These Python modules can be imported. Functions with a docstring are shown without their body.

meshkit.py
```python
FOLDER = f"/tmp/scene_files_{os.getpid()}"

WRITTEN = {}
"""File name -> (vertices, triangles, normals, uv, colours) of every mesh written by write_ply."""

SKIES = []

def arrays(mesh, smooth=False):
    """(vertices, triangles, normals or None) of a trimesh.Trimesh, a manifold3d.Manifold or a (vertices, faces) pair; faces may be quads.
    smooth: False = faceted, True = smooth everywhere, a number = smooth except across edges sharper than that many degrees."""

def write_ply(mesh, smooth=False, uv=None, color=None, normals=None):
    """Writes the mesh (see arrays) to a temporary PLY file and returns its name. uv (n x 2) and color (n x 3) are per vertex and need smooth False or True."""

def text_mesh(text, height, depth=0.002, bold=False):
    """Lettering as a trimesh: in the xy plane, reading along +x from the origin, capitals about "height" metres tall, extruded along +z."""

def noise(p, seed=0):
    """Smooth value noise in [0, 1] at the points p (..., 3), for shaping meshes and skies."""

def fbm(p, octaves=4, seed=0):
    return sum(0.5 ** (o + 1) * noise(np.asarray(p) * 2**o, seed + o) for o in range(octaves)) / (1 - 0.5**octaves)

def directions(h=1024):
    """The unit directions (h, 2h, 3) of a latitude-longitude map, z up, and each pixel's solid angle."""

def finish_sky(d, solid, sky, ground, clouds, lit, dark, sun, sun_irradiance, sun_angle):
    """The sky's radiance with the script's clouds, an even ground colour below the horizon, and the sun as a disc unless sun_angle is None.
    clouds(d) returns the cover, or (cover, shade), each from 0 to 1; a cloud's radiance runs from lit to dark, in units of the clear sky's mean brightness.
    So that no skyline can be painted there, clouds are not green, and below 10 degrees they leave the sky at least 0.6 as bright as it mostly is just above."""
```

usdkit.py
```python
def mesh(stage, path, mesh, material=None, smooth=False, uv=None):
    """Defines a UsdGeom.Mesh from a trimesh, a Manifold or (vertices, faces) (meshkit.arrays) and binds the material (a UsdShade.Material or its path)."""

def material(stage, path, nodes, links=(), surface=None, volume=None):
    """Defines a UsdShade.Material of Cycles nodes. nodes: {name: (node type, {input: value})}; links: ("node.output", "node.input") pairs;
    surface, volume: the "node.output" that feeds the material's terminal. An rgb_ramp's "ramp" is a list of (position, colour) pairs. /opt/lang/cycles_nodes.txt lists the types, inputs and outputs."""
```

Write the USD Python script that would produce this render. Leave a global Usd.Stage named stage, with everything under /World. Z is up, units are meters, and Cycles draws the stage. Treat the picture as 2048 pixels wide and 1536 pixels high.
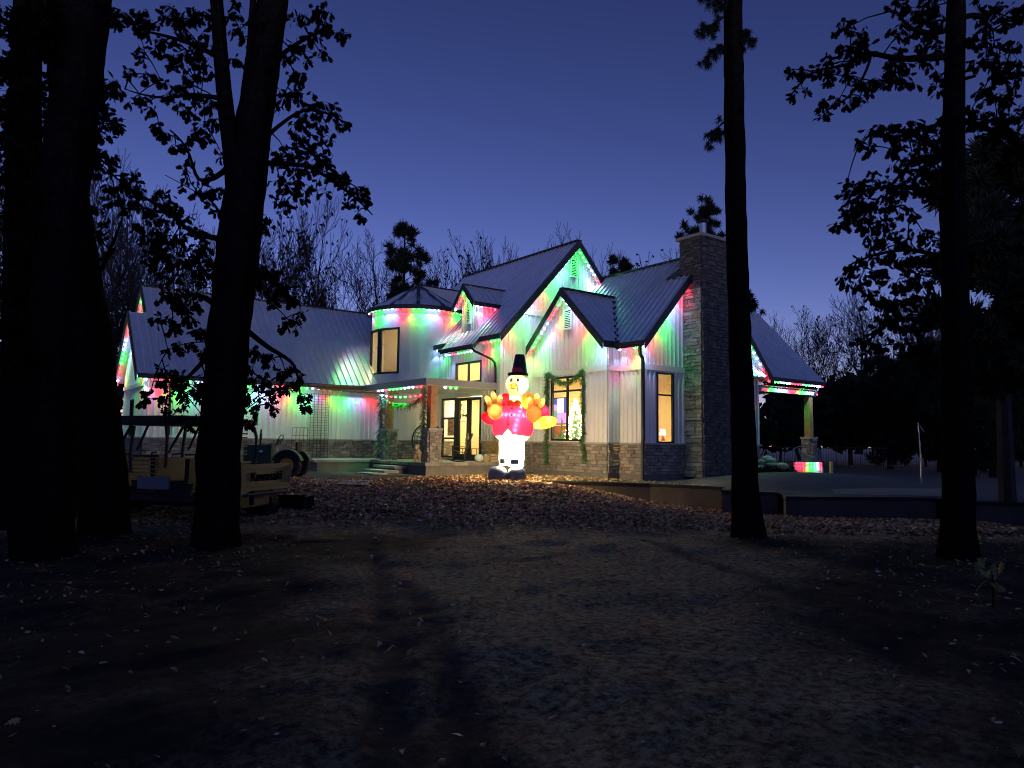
import math, random
import numpy as np
import trimesh
import manifold3d as m3
from shapely.geometry import Polygon, box as sbox
import usdkit, meshkit
from pxr import Usd, UsdGeom, UsdLux, UsdShade, Gf, Sdf, Vt

stage = Usd.Stage.CreateInMemory()
UsdGeom.SetStageUpAxis(stage, 'Z'); UsdGeom.SetStageMetersPerUnit(stage, 1.0)
UsdGeom.Xform.Define(stage, '/World'); UsdGeom.Scope.Define(stage, '/World/Looks')
random.seed(7); RNG = np.random.default_rng(11)
PI = math.pi

# ------------------------------------------------------------------ camera (house axes: X runs right and away, Y left and away)
FPX, YAW, PITCH, ROLL, EYE = 1452.5, .9288, .0794, -.0124, 1.6
def _cam():
    c, s, cr, sr = math.cos(PITCH), math.sin(PITCH), math.cos(ROLL), math.sin(ROLL)
    r, fw, up = np.array([1., 0, 0]), np.array([0, c, s]), np.array([0, -s, c])
    R, U = cr*r - sr*up, sr*r + cr*up
    dX, dY = np.array([math.sin(YAW), math.cos(YAW), 0]), np.array([-math.cos(YAW), math.sin(YAW), 0])
    h = lambda v: np.array([v@dX, v@dY, v[2]])
    return h(R), h(U), h(fw)
CR, CU, CF = _cam(); CAM = np.array([0, 0, EYE])
cam = UsdGeom.Camera.Define(stage, '/World/camera')
M = Gf.Matrix4d(*CR, 0, *CU, 0, *(-CF), 0, *CAM, 1)
cam.AddTransformOp().Set(M)
cam.CreateHorizontalApertureAttr(36.0); cam.CreateVerticalApertureAttr(27.0)
cam.CreateFocalLengthAttr(36.0*FPX/2048); cam.CreateClippingRangeAttr(Gf.Vec2f(.05, 5000))
cam.CreateExposureAttr(0.0)
SKY_STRENGTH, SUN_EL, SUN_ROT = .11, math.radians(30.0), math.radians(197)
SKY_GAMMA, AER, OZO = 1.5, 0., 1.
SKY_TINT = (.200, .150, .250)
BULB = 22.0            # radiance of a roofline bulb
LEGS = 95.0            # radiance of the turkey's lit legs
SPOT = 1080.0           # downward beam of a roofline bulb
ROOM = 85.0             # radiance of the room lamps
TURK = 300.0            # radiance of the lamps in the inflatable

def ray(px, py): return CF + CR*(px-1024)/FPX + CU*(768-py)/FPX
def at(px, py, d): return CAM + ray(px, py)*d            # point at distance d in front of the camera
def on_z(px, py, z): d = ray(px, py); return CAM + d*(z-EYE)/d[2]

dome = UsdLux.DomeLight.Define(stage, '/World/sky')
dome.GetPrim().SetCustomDataByKey('kind', 'structure')
stars = [ray(778, 232), ray(1045, 314), ray(1020, 10), ray(1690, 120)]
nodes = {'sky': ('sky_texture', {'sky_type': 'single_scattering', 'sun_disc': False, 'sun_elevation': SUN_EL, 'sun_rotation': SUN_ROT, 'altitude': 100., 'air_density': 1., 'aerosol_density': AER, 'ozone_density': OZO}),
         'gam': ('gamma', {'gamma': SKY_GAMMA}),
         'tint': ('mix', {'mix_type': 'multiply', 'fac': 1., 'color2': SKY_TINT}),
         'bg': ('background_shader', {'strength': SKY_STRENGTH})}
links = [('sky.color', 'gam.color'), ('gam.color', 'tint.color1'), ('tint.color', 'bg.color')]
sky_m = usdkit.material(stage, '/World/Looks/sky_look', nodes, links, surface='bg.background')
UsdShade.MaterialBindingAPI.Apply(dome.GetPrim()).Bind(sky_m)

# ------------------------------------------------------------------ naming
_used = {}
def numbered(base):
    k = _used.get(base, 0); _used[base] = k+1
    return base if k == 0 else f'{base}_{k:03d}'
LOC = {}
def tag(prim, label=None, cat=None, group=None, kind=None):
    p = prim.GetPrim() if hasattr(prim, 'GetPrim') else prim
    for k, v in (('label', label), ('category', cat), ('group', group), ('kind', kind)):
        if v: p.SetCustomDataByKey(k, v)
    return p
def thing(name, label=None, cat=None, loc=(0, 0, 0), rotz=0., group=None, scale=None, kind=None):
    path = numbered('/World/'+name)
    x = UsdGeom.Xform.Define(stage, path)
    x.AddTranslateOp().Set(Gf.Vec3d(*map(float, loc)))
    if rotz: x.AddRotateZOp().Set(math.degrees(rotz))
    if scale: x.AddScaleOp().Set(Gf.Vec3f(*scale))
    LOC[path] = np.array(loc, float)
    tag(x, label, cat, group, kind)
    return path
def part(parent, name, mesh, mat, label=None, kind=None, smooth=False, local=False):
    """one mesh under a thing or a part; vertices in world coordinates unless local"""
    path = numbered(parent+'/'+name)
    v, f = VF(mesh)
    base = '/'.join(parent.split('/')[:3])
    if not local and base in LOC: v = v - LOC[base]
    m = usdkit.mesh(stage, path, (v, f), MAT[mat], smooth=smooth)
    tag(m, label, None, None, kind)
    return path
def solo(name, mesh, mat, label=None, cat=None, group=None, kind=None, smooth=False):
    path = numbered('/World/'+name)
    m = usdkit.mesh(stage, path, VF(mesh), MAT[mat], smooth=smooth)
    tag(m, label, cat, group, kind)
    return path
def copy(src, loc, rotz=0., scale=None, label=None, cat=None, group=None):
    name = src.split('/')[2].rstrip('0123456789').rstrip('_')
    path = numbered('/World/'+name)
    x = UsdGeom.Xform.Define(stage, path)
    x.AddTranslateOp().Set(Gf.Vec3d(*map(float, loc))); x.AddRotateZOp().Set(math.degrees(rotz))
    x.AddScaleOp().Set(Gf.Vec3f(*(scale or (1, 1, 1))))
    x.GetPrim().GetReferences().AddInternalReference(src); x.GetPrim().SetInstanceable(True)
    tag(x, label, cat, group)
    return path
def VF(mesh):
    if isinstance(mesh, MB): return mesh.vf()
    if isinstance(mesh, tuple):
        v, f = np.asarray(mesh[0], float), np.asarray(mesh[1], int)
        if f.shape[1] == 4: f = np.vstack([f[:, [0, 1, 2]], f[:, [0, 2, 3]]])
        return v, f
    if hasattr(mesh, 'to_mesh'):
        m = mesh.to_mesh(); return np.array(m.vert_properties[:, :3], float), np.array(m.tri_verts, int)
    return np.array(mesh.vertices, float), np.array(mesh.faces, int)
class MB:
    def __init__(s): s.v, s.f, s.n = [], [], 0
    def add(s, mesh):
        v, f = VF(mesh); s.v.append(v); s.f.append(f+s.n); s.n += len(v); return s
    def vf(s):
        if not s.v: return np.zeros((3, 3)), np.array([[0, 1, 2]])
        return np.vstack(s.v), np.vstack(s.f)
BOXF = np.array([[0, 2, 3], [0, 3, 1], [4, 5, 7], [4, 7, 6], [0, 1, 5], [0, 5, 4], [2, 6, 7], [2, 7, 3], [0, 4, 6], [0, 6, 2], [1, 3, 7], [1, 7, 5]])
EZ = np.array([0, 0, 1.])
def obox(O, eu, ev, n, u0, u1, v0, v1, d0, d1):
    O, eu, ev, n = map(lambda a: np.asarray(a, float), (O, eu, ev, n))
    V = np.array([O+eu*u+ev*v+n*d for d in (d0, d1) for v in (v0, v1) for u in (u0, u1)])
    F = BOXF
    if np.dot(np.cross(eu, ev), n) < 0: F = F[:, ::-1]
    return V, F
def bx(x0, x1, y0, y1, z0, z1): return obox((0, 0, 0), (1, 0, 0), (0, 1, 0), (0, 0, 1), x0, x1, y0, y1, z0, z1)
def beam(a, b, w, h, up=EZ):
    """bar from a to b, width w (sideways), height h (along up)"""
    a, b = np.asarray(a, float), np.asarray(b, float); t = b-a; L = np.linalg.norm(t); t = t/L
    s = np.cross(t, up); s /= max(np.linalg.norm(s), 1e-9); u = np.cross(s, t)
    return obox(a, t, s, u, 0, L, -w/2, w/2, -h/2, h/2)
def tube(P, r, sides=6, cap=True):
    P = np.asarray(P, float); n = len(P); r = np.broadcast_to(np.asarray(r, float), (n,))
    T = np.gradient(P, axis=0); T /= np.maximum(np.linalg.norm(T, axis=1, keepdims=True), 1e-9)
    ref = np.array([0, 0, 1.]) if abs(T[0][2]) < .9 else np.array([1., 0, 0])
    V = []
    for i in range(n):
        a = np.cross(T[i], ref); a /= max(np.linalg.norm(a), 1e-9); b = np.cross(T[i], a)
        ang = np.arange(sides)*2*PI/sides
        V.append(P[i]+r[i]*(np.cos(ang)[:, None]*a+np.sin(ang)[:, None]*b))
    V = np.vstack(V); F = []
    for i in range(n-1):
        for k in range(sides):
            p, q = i*sides+k, i*sides+(k+1) % sides
            F += [[p, p+sides, q], [q, p+sides, q+sides]]
    if cap:
        V = np.vstack([V, P[:1], P[-1:]]); c0, c1 = n*sides, n*sides+1
        for k in range(sides):
            F += [[c0, k, (k+1) % sides], [c1, (n-1)*sides+(k+1) % sides, (n-1)*sides+k]]
    return V, np.array(F)
def ell(c, r, sub=3, R=None):
    s = trimesh.creation.icosphere(subdivisions=sub); v = np.array(s.vertices)*np.asarray(r, float)
    if R is not None: v = v@np.asarray(R).T
    return v+np.asarray(c, float), np.array(s.faces)
def cyl(a, b, r0, r1=None, sides=16): return tube([a, b], [r0, r0 if r1 is None else r1], sides)
def rotz(v, a):
    c, s = math.cos(a), math.sin(a); v = np.asarray(v, float)
    return np.stack([v[..., 0]*c-v[..., 1]*s, v[..., 0]*s+v[..., 1]*c, v[..., 2]], -1)
def lathe(prof, sides=24, c=(0, 0, 0)):
    prof = np.asarray(prof, float); n = len(prof); V = []
    for r, z in prof:
        a = np.arange(sides)*2*PI/sides
        V.append(np.stack([np.cos(a)*r, np.sin(a)*r, np.full(sides, z)], 1))
    V = np.vstack(V)+np.asarray(c, float); F = []
    for i in range(n-1):
        for k in range(sides):
            p, q = i*sides+k, i*sides+(k+1) % sides
            F += [[p, q, p+sides], [q, q+sides, p+sides]]
    return V, np.array(F)

# ------------------------------------------------------------------ materials
MAT = {}
def mat(name, col, rough=.6, metal=0., var=0., vscale=6., bump=0., bscale=20., spec=.4, col2=None, detail=4., rnd=False):
    nd = {'p': ('principled_bsdf', {'base_color': col, 'roughness': rough, 'metallic': metal, 'specular_ior_level': spec})}
    lk = []
    if var or col2 is not None or bump:
        nd['g'] = ('geometry', {})
    if var or col2 is not None:
        c2 = col2 if col2 is not None else tuple(min(1, c*(1+var)) for c in col)
        c1 = col if col2 is not None else tuple(c*(1-var) for c in col)
        nd['n'] = ('noise_texture', {'scale': vscale, 'detail': detail, 'roughness': .6})
        nd['r'] = ('rgb_ramp', {'ramp': [(.3, c1), (.7, c2)]})
        lk += [('g.position', 'n.vector'), ('n.fac', 'r.fac'), ('r.color', 'p.base_color')]
    if bump:
        nd['bn'] = ('noise_texture', {'scale': bscale, 'detail': 5., 'roughness': .6})
        nd['b'] = ('bump', {'strength': bump, 'distance': .03})
        lk += [('g.position', 'bn.vector'), ('bn.fac', 'b.height'), ('b.normal', 'p.normal')]
    MAT[name] = usdkit.material(stage, '/World/Looks/'+name, nd, lk, surface='p.BSDF')
def glow(name, col, strength):
    MAT[name] = usdkit.material(stage, '/World/Looks/'+name, {'e': ('emission', {'color': col, 'strength': strength})}, surface='e.emission')
mat('siding', (.70, .71, .71), .42, var=.05, vscale=1.5)
mat('trim', (.70, .70, .69), .5, var=.05, vscale=3)
mat('roof_metal', (.72, .75, .77), .36, metal=.65, var=.08, vscale=1.2)
mat('dark_metal', (.022, .025, .03), .4, var=.2)
mat('black', (.012, .012, .013), .45)
mat('soffit', (.62, .61, .58), .6, var=.05)
mat('wood', (.34, .19, .085), .6, var=.25, vscale=5)
mat('cedar', (.40, .20, .08), .6, var=.3, vscale=9)
mat('mortar', (.05, .047, .044), .9, var=.2)
for i, c in enumerate([(.26, .24, .21), (.19, .175, .158), (.32, .295, .255), (.23, .195, .16)]):
    mat(f'stone{i}', c, .85, var=.25, vscale=9, bump=.6, bscale=30)
for i, c in enumerate([(.10, .095, .088), (.075, .07, .066), (.13, .122, .11), (.09, .08, .07)]):  # darker copies of the same stone: shade painted into the unlit chimney faces
    mat(f'shaded_stone{i}', c, .85, var=.25, vscale=9, bump=.6, bscale=30)
mat('concrete', (.33, .32, .30), .85, var=.15, vscale=2.5, bump=.3)
mat('foundation', (.17, .155, .14), .9, var=.18, vscale=2.5, bump=.3)
mat('block_wall', (.085, .07, .055), .9, var=.25, vscale=2, bump=.3)
mat('cream', (.80, .66, .38), .8)
mat('floor_wood', (.25, .15, .08), .5, var=.2)
mat('bark', (.011, .009, .0075), .95, var=.5, vscale=14, bump=1., bscale=22, spec=0.)
mat('bark_far', (.02, .018, .017), .95, var=.3, vscale=4)
mat('pine_green', (.010, .017, .008), .8, var=.4, vscale=3)
mat('garland_green', (.08, .17, .06), .7, var=.5, vscale=8)
mat('pad_gravel', (.095, .09, .082), .95, var=.35, vscale=14, bump=.6, bscale=40)
mat('gravel_grey', (.11, .108, .10), .95, var=.5, vscale=22, bump=.8, bscale=30)
mat('steel', (.5, .5, .52), .3, metal=1.)
mat('white_paint', (.75, .75, .73), .5)
mat('utv_body', (.24, .185, .06), .4, var=.1)
mat('utv_grey', (.24, .24, .25), .45)
mat('plastic', (.02, .02, .02), .5)
mat('rubber', (.014, .014, .014), .85, var=.2)
mat('tractor_green', (.03, .075, .035), .45, var=.15)
mat('tractor_yellow', (.75, .43, .05), .45)
mat('shoe', (.035, .06, .15), .35, spec=.5)
mat('hat', (.012, .012, .016), .45)
mat('hat_band', (.75, .03, .04), .5)
mat('wicker', (.03, .022, .016), .7)
mat('dog_fur', (.28, .22, .15), .9, var=.35, vscale=9)
mat('straw', (.35, .24, .10), .8, var=.3, vscale=20)
mat('ink', (.02, .015, .012), .6); mat('decal', (.006, .006, .006), .8, spec=0.)
mat('poster', (.70, .36, .14), .7, var=.4, vscale=18)
mat('tan_crate', (.42, .30, .16), .8, var=.2)
mat('white_gourd', (.70, .68, .62), .6)
mat('curtain_red', (.5, .10, .05), .8, var=.2)
mat('yellow_leaf', (.20, .20, .05), .7, var=.3)
mat('hydrant_yellow', (.45, .42, .13), .5)
def leafmat(name, c1, c2, tr):
    MAT[name] = usdkit.material(stage, '/World/Looks/'+name, {
        'o': ('geometry', {}), 'r': ('rgb_ramp', {'ramp': [(0., c1), (1., c2)]}),
        'd': ('diffuse_bsdf', {}), 't': ('translucent_bsdf', {}), 'm': ('mix_closure', {'fac': tr})},
        [('o.random_per_island', 'r.fac'), ('r.color', 'd.color'), ('r.color', 't.color'), ('d.BSDF', 'm.closure1'), ('t.BSDF', 'm.closure2')], surface='m.closure')
leafmat('oak_leaf', (.012, .008, .005), (.030, .017, .009), .2)
MAT['dry_leaf'] = usdkit.material(stage, '/World/Looks/dry_leaf', {
    'o': ('object_info', {}), 'r': ('rgb_ramp', {'ramp': [(0., (.22, .115, .045)), (.5, (.44, .25, .10)), (.8, (.58, .37, .17)), (.96, (.66, .50, .28)), (1., (.75, .64, .46))]}),
    'p': ('principled_bsdf', {'roughness': .6, 'specular_ior_level': .35})}, [('o.random', 'r.fac'), ('r.color', 'p.base_color')], surface='p.BSDF')
# inflatable cloth: light from the lamps inside shines through
def cloth(name, col, tr=.6):
    MAT[name] = usdkit.material(stage, '/World/Looks/'+name, {
        'd': ('diffuse_bsdf', {'color': col}), 't': ('translucent_bsdf', {'color': col}), 'm': ('mix_closure', {'fac': tr})},
        [('d.BSDF', 'm.closure1'), ('t.BSDF', 'm.closure2')], surface='m.closure')
cloth('cloth_cream', (.86, .72, .36)); glow('cloth_leg', (1., .77, .40), LEGS); cloth('cloth_red', (.46, .011, .055)); cloth('cloth_orange', (.85, .28, .03)); cloth('cloth_yellow', (.88, .55, .06)); cloth('cloth_amber', (.85, .50, .16)); cloth('cloth_crimson', (.5, .006, .02))
MAT['pane'] = usdkit.material(stage, '/World/Looks/pane', {
    't': ('transparent_bsdf', {'color': (.95, .96, .95)}), 'g': ('glossy_bsdf', {'color': (.9, .9, .9), 'roughness': .02}), 'm': ('mix_closure', {'fac': .07})},
    [('t.BSDF', 'm.closure1'), ('g.BSDF', 'm.closure2')], surface='m.closure')
BC = {'G': (.03, 1., .07), 'R': (.58, .012, .03), 'W': (.34, .50, 1.)}
glow('bulb_green', BC['G'], BULB*.85); glow('bulb_red', BC['R'], BULB*1.0); glow('bulb_white', BC['W'], BULB*1.0)
glow('room_lamp', (1., .78, .42), ROOM)
glow('cloth_lamp', (1., .82, .42), TURK)
glow('fairy', (1., .78, .36), 60.)
glow('screen_pink', (.9, .35, .8), 1.6); glow('screen_white', (.85, .85, 1.), 2.4); glow('screen_blue', (.12, .1, .55), 1.2); glow('screen_green', (.35, .8, .55), .8)
glow('lamp_warm', (1., .7, .35), 12.)

# ground: grey gravel drive worn through leaf litter with the side shade put into its colour, two smooth tyre tracks in it
def ground_material():
    nd = {'g': ('geometry', {}),
          'n1': ('noise_texture', {'scale': 1.1, 'detail': 5., 'roughness': .65}), 'n2': ('noise_texture', {'scale': 13., 'detail': 7., 'roughness': .82}),
          'n3': ('noise_texture', {'scale': 7., 'detail': 4., 'roughness': .6}),
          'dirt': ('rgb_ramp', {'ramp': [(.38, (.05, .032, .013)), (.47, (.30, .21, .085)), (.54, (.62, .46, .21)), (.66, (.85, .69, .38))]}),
          'mould_shade': ('rgb_ramp', {'ramp': [(.35, (.008, .005, .003)), (.6, (.026, .017, .009)), (.8, (.06, .04, .022))]}),
          'at': ('attribute', {'attribute': 'bare'}), 'rut': ('attribute', {'attribute': 'rut'}),
          'add': ('math', {'math_type': 'add'}), 'sub': ('math', {'math_type': 'subtract', 'value2': .5}), 'sc': ('math', {'math_type': 'multiply', 'value2': 1.3}),
          'cl': ('math', {'math_type': 'multiply', 'value2': 1., 'use_clamp': True}),
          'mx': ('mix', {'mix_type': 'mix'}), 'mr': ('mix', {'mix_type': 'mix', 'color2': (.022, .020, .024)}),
          'pn': ('mix', {'mix_type': 'overlay', 'fac': .55}),
          'bm': ('bump', {'strength': 1., 'distance': .09}), 'p': ('principled_bsdf', {'roughness': .93, 'specular_ior_level': .2})}
    lk = [('g.position', 'n1.vector'), ('g.position', 'n2.vector'), ('g.position', 'n3.vector'), ('n2.fac', 'dirt.fac'), ('n2.fac', 'mould_shade.fac'),
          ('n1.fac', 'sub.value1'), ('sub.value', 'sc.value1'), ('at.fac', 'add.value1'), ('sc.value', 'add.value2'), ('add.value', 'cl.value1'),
          ('cl.value', 'mx.fac'), ('mould_shade.color', 'mx.color1'), ('dirt.color', 'mx.color2'),
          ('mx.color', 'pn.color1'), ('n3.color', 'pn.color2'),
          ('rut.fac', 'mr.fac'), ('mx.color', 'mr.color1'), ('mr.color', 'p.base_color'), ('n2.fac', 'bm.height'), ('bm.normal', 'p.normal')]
    MAT['ground'] = usdkit.material(stage, '/World/Looks/ground', nd, lk, surface='p.BSDF')
ground_material()

# ------------------------------------------------------------------ ground
def sm(x): x = np.clip(x, 0, 1); return x*x*(3-2*x)
def ab(x, y): return .8*np.asarray(x)-.6*np.asarray(y), .6*np.asarray(x)+.8*np.asarray(y)
def xy(a, b): return .8*np.asarray(a)+.6*np.asarray(b), -.6*np.asarray(a)+.8*np.asarray(b)
def gz(a, b):
    a, b = np.asarray(a, float), np.asarray(b, float)
    return sm((b-10)/13)*(.28-.72*sm((a-.2)/6))
def ground_at(x, y): return float(gz(*ab(x, y)))
def segdist(a, b, pts):
    d = np.full(np.shape(a), 1e9)
    for (a0, b0), (a1, b1) in zip(pts[:-1], pts[1:]):
        t = np.clip(((a-a0)*(a1-a0)+(b-b0)*(b1-b0))/((a1-a0)**2+(b1-b0)**2), 0, 1)
        d = np.minimum(d, np.hypot(a-a0-t*(a1-a0), b-b0-t*(b1-b0)))
    return d
def px_ab(*pts): return [tuple(map(float, ab(*on_z(px, py, 0)[:2]))) for px, py in pts]
RUTS = [px_ab((735, 1070), (760, 1150), (785, 1300), (790, 1536), (760, 2200)), px_ab((815, 1170), (870, 1270), (920, 1400), (965, 1536), (1100, 2200)),
        px_ab((1290, 1080), (1400, 1120), (1500, 1150), (1590, 1185), (1720, 1260), (1850, 1330))]
def build_ground():
    def axis(lo, hi, fine0, fine1, step):
        core = list(np.arange(fine0, fine1+1e-6, step)); s, x = step, fine1; right = []
        while x < hi: s *= 1.35; x += s; right.append(x)
        s, x = step, fine0; left = []
        while x > lo: s *= 1.35; x -= s; left.append(x)
        return np.array(left[::-1]+core+right)
    A, B = axis(-420, 420, -13, 13, .11), axis(-200, 700, 1.6, 26, .11)
    a, b = np.meshgrid(A, B)
    z = gz(a, b)
    P = np.stack([a, b, np.zeros_like(a)], -1)
    near = ((np.abs(a) < 14) & (b < 27) & (b > 1)).astype(float)
    z = z+near*((meshkit.fbm(P*.7, 4, 3)-.5)*.14+(meshkit.fbm(P*4., 3, 5)-.5)*.045)
    rut = np.zeros_like(a)
    for k, r in enumerate(RUTS):
        w = (.055+.012*np.clip(14-b, 0, 12)) if k < 2 else .14
        d = segdist(a, b, r)+(meshkit.fbm(P*2.2, 3, 9+k)-.5)*.10
        rut = np.maximum(rut, sm((w+.08-d)/.16)*(.92 if k < 2 else .8)*(1-.2*meshkit.noise(P*9., 7)))
    z = z-rut*.035
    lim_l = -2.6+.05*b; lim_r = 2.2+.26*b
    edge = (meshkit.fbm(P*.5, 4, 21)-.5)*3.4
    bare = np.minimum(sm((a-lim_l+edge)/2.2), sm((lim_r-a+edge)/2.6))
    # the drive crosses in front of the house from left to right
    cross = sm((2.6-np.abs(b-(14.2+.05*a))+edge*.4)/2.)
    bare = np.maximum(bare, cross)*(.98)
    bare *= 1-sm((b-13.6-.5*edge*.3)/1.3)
    n, m = a.shape
    X, Y = xy(a, b); V = np.stack([X.ravel(), Y.ravel(), z.ravel()], 1)
    i = np.arange(n*m).reshape(n, m); F = np.stack([i[:-1, :-1].ravel(), i[:-1, 1:].ravel(), i[1:, 1:].ravel(), i[1:, :-1].ravel()], 1)
    F = np.vstack([F[:, [0, 1, 2]], F[:, [0, 2, 3]]])
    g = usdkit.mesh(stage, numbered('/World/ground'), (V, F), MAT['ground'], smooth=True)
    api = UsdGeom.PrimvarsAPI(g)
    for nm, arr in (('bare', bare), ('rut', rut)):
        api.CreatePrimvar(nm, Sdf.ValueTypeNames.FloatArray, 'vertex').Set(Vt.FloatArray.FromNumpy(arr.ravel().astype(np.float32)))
    tag(g, kind='structure')
build_ground()
CHAIN = [(11.06, 21.68, .30), (15.24, 19.86, .30), (17.7, 16.19, .30), (18.4, 13.9, .30), (17.45, 13.2, .27), (18.2, 11.9, .27), (17.65, 11.3, .22), (21.1, 9.0, .22), (20.7, 8.4, .20), (24.5, 3.5, .20)]
def build_pad():
    back = [(45, -14, .2), (300, -40, .2), (300, 500, .32), (-200, 500, .32), (-20, 60, .32), (2, 36.5, .315), (4.6, 29.5, .315), (8.6, 24.2, .315)]
    pts = np.array(CHAIN+back); poly = Polygon(pts[:, :2])
    V, F = trimesh.creation.triangulate_polygon(poly, engine='earcut')
    z = [pts[np.argmin(np.hypot(*(pts[:, :2]-v[:2]).T)), 2]+.004 for v in V]
    F = np.array(F); c = np.cross(np.c_[V[F[:, 1]]-V[F[:, 0]], np.zeros(len(F))], np.c_[V[F[:, 2]]-V[F[:, 0]], np.zeros(len(F))])[:, 2]; F[c < 0] = F[c < 0][:, ::-1]
    solo('house_pad', (np.column_stack([V, z]), F), 'pad_gravel', kind='structure')
build_pad()
def retaining():
    secs = [(0, 3, 'long low retaining wall with a dark cap in front of the turkey and stone gable'), (4, 5, 'short stepped-down retaining wall section left and right of the pine trunk'),
            (6, 7, 'middle right retaining wall section with a dark cap below the gravel slope'), (8, 9, 'lowest retaining wall section at the right edge behind the right trunk')]
    for i0, i1, lab in secs:
        t = thing('retaining_wall', lab, 'retaining wall', CHAIN[i0])
        wall, cap = MB(), MB()
        for k in range(i0, i1):
            p, q = np.array(CHAIN[k]), np.array(CHAIN[k+1]); zt = p[2]
            p0, q0 = np.array([*p[:2], 0]), np.array([*q[:2], 0])
            e = (q0-p0)/np.linalg.norm(q0-p0); nrm = np.array([e[1], -e[0], 0]); nrm = nrm if nrm@(p0[:3]) < 0 else -nrm
            L = np.linalg.norm(q0-p0)
            wall.add(obox(p0, e, EZ, nrm, 0, L, -1.3, zt-.05, -.15, 0)); cap.add(obox(p0, e, EZ, nrm, -.02, L+.02, zt-.05, zt+.02, -.19, .05))
            nb = max(1, int(L/2.6))
            for j in range(1, nb): wall.add(obox(p0, e, EZ, nrm, L*j/nb-.05, L*j/nb+.05, -1.3, zt-.06, 0, .05))
        part(t, 'wall_panel', wall, 'block_wall'); part(t, 'cap_board', cap, 'black')
retaining()

# ------------------------------------------------------------------ ribbed sheets
def tri_poly(poly):
    if poly.is_empty: return
    for g in getattr(poly, 'geoms', [poly]):
        if g.geom_type != 'Polygon' or g.area < 1e-6: continue
        c = np.array(g.exterior.coords)[:-1]
        if not len(g.interiors) and abs(g.convex_hull.area-g.area) < 1e-7:
            yield c, np.array([[0, k, k+1] for k in range(1, len(c)-1)])
        else:
            v, f = trimesh.creation.triangulate_polygon(g, engine='earcut'); yield np.array(v), np.array(f)
def ribbed(O, eu, ev, n, poly, sp, rw, rh, phase=0.):
    O, eu, ev, n = map(lambda a: np.asarray(a, float), (O, eu, ev, n)); out = MB()
    u0, v0, u1, v1 = poly.bounds
    bp = []
    k = math.floor((u0-phase)/sp)-1
    while phase+k*sp < u1+sp:
        c = phase+k*sp; bp += [(c-rw/2, 0.), (c-rw*.28, rh), (c+rw*.28, rh), (c+rw/2, 0.)]; k += 1
    for (a, ha), (b, hb) in zip(bp[:-1], bp[1:]):
        if b <= u0 or a >= u1: continue
        for v, f in tri_poly(poly.intersection(sbox(a, v0-1, b, v1+1))):
            h = ha+(hb-ha)*(v[:, 0]-a)/(b-a)
            W = O+v[:, :1]*eu+v[:, 1:2]*ev+h[:, None]*n
            nn = np.cross(W[f[:, 1]]-W[f[:, 0]], W[f[:, 2]]-W[f[:, 0]])@n
            f = f.copy(); f[nn < 0] = f[nn < 0][:, ::-1]
            out.add((W, f))
    return out
def plate(O, eu, ev, n, poly, d0, d1):
    """flat solid slab of outline poly between d0 and d1 along n"""
    O, eu, ev, n = map(lambda a: np.asarray(a, float), (O, eu, ev, n))
    m = trimesh.creation.extrude_polygon(poly, abs(d1-d0), engine='earcut'); v = np.array(m.vertices)
    W = O+v[:, :1]*eu+v[:, 1:2]*ev+(v[:, 2:]+min(d0, d1))*n
    f = np.array(m.faces)
    if np.cross(eu, ev)@n < 0: f = f[:, ::-1]
    return W, f

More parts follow.
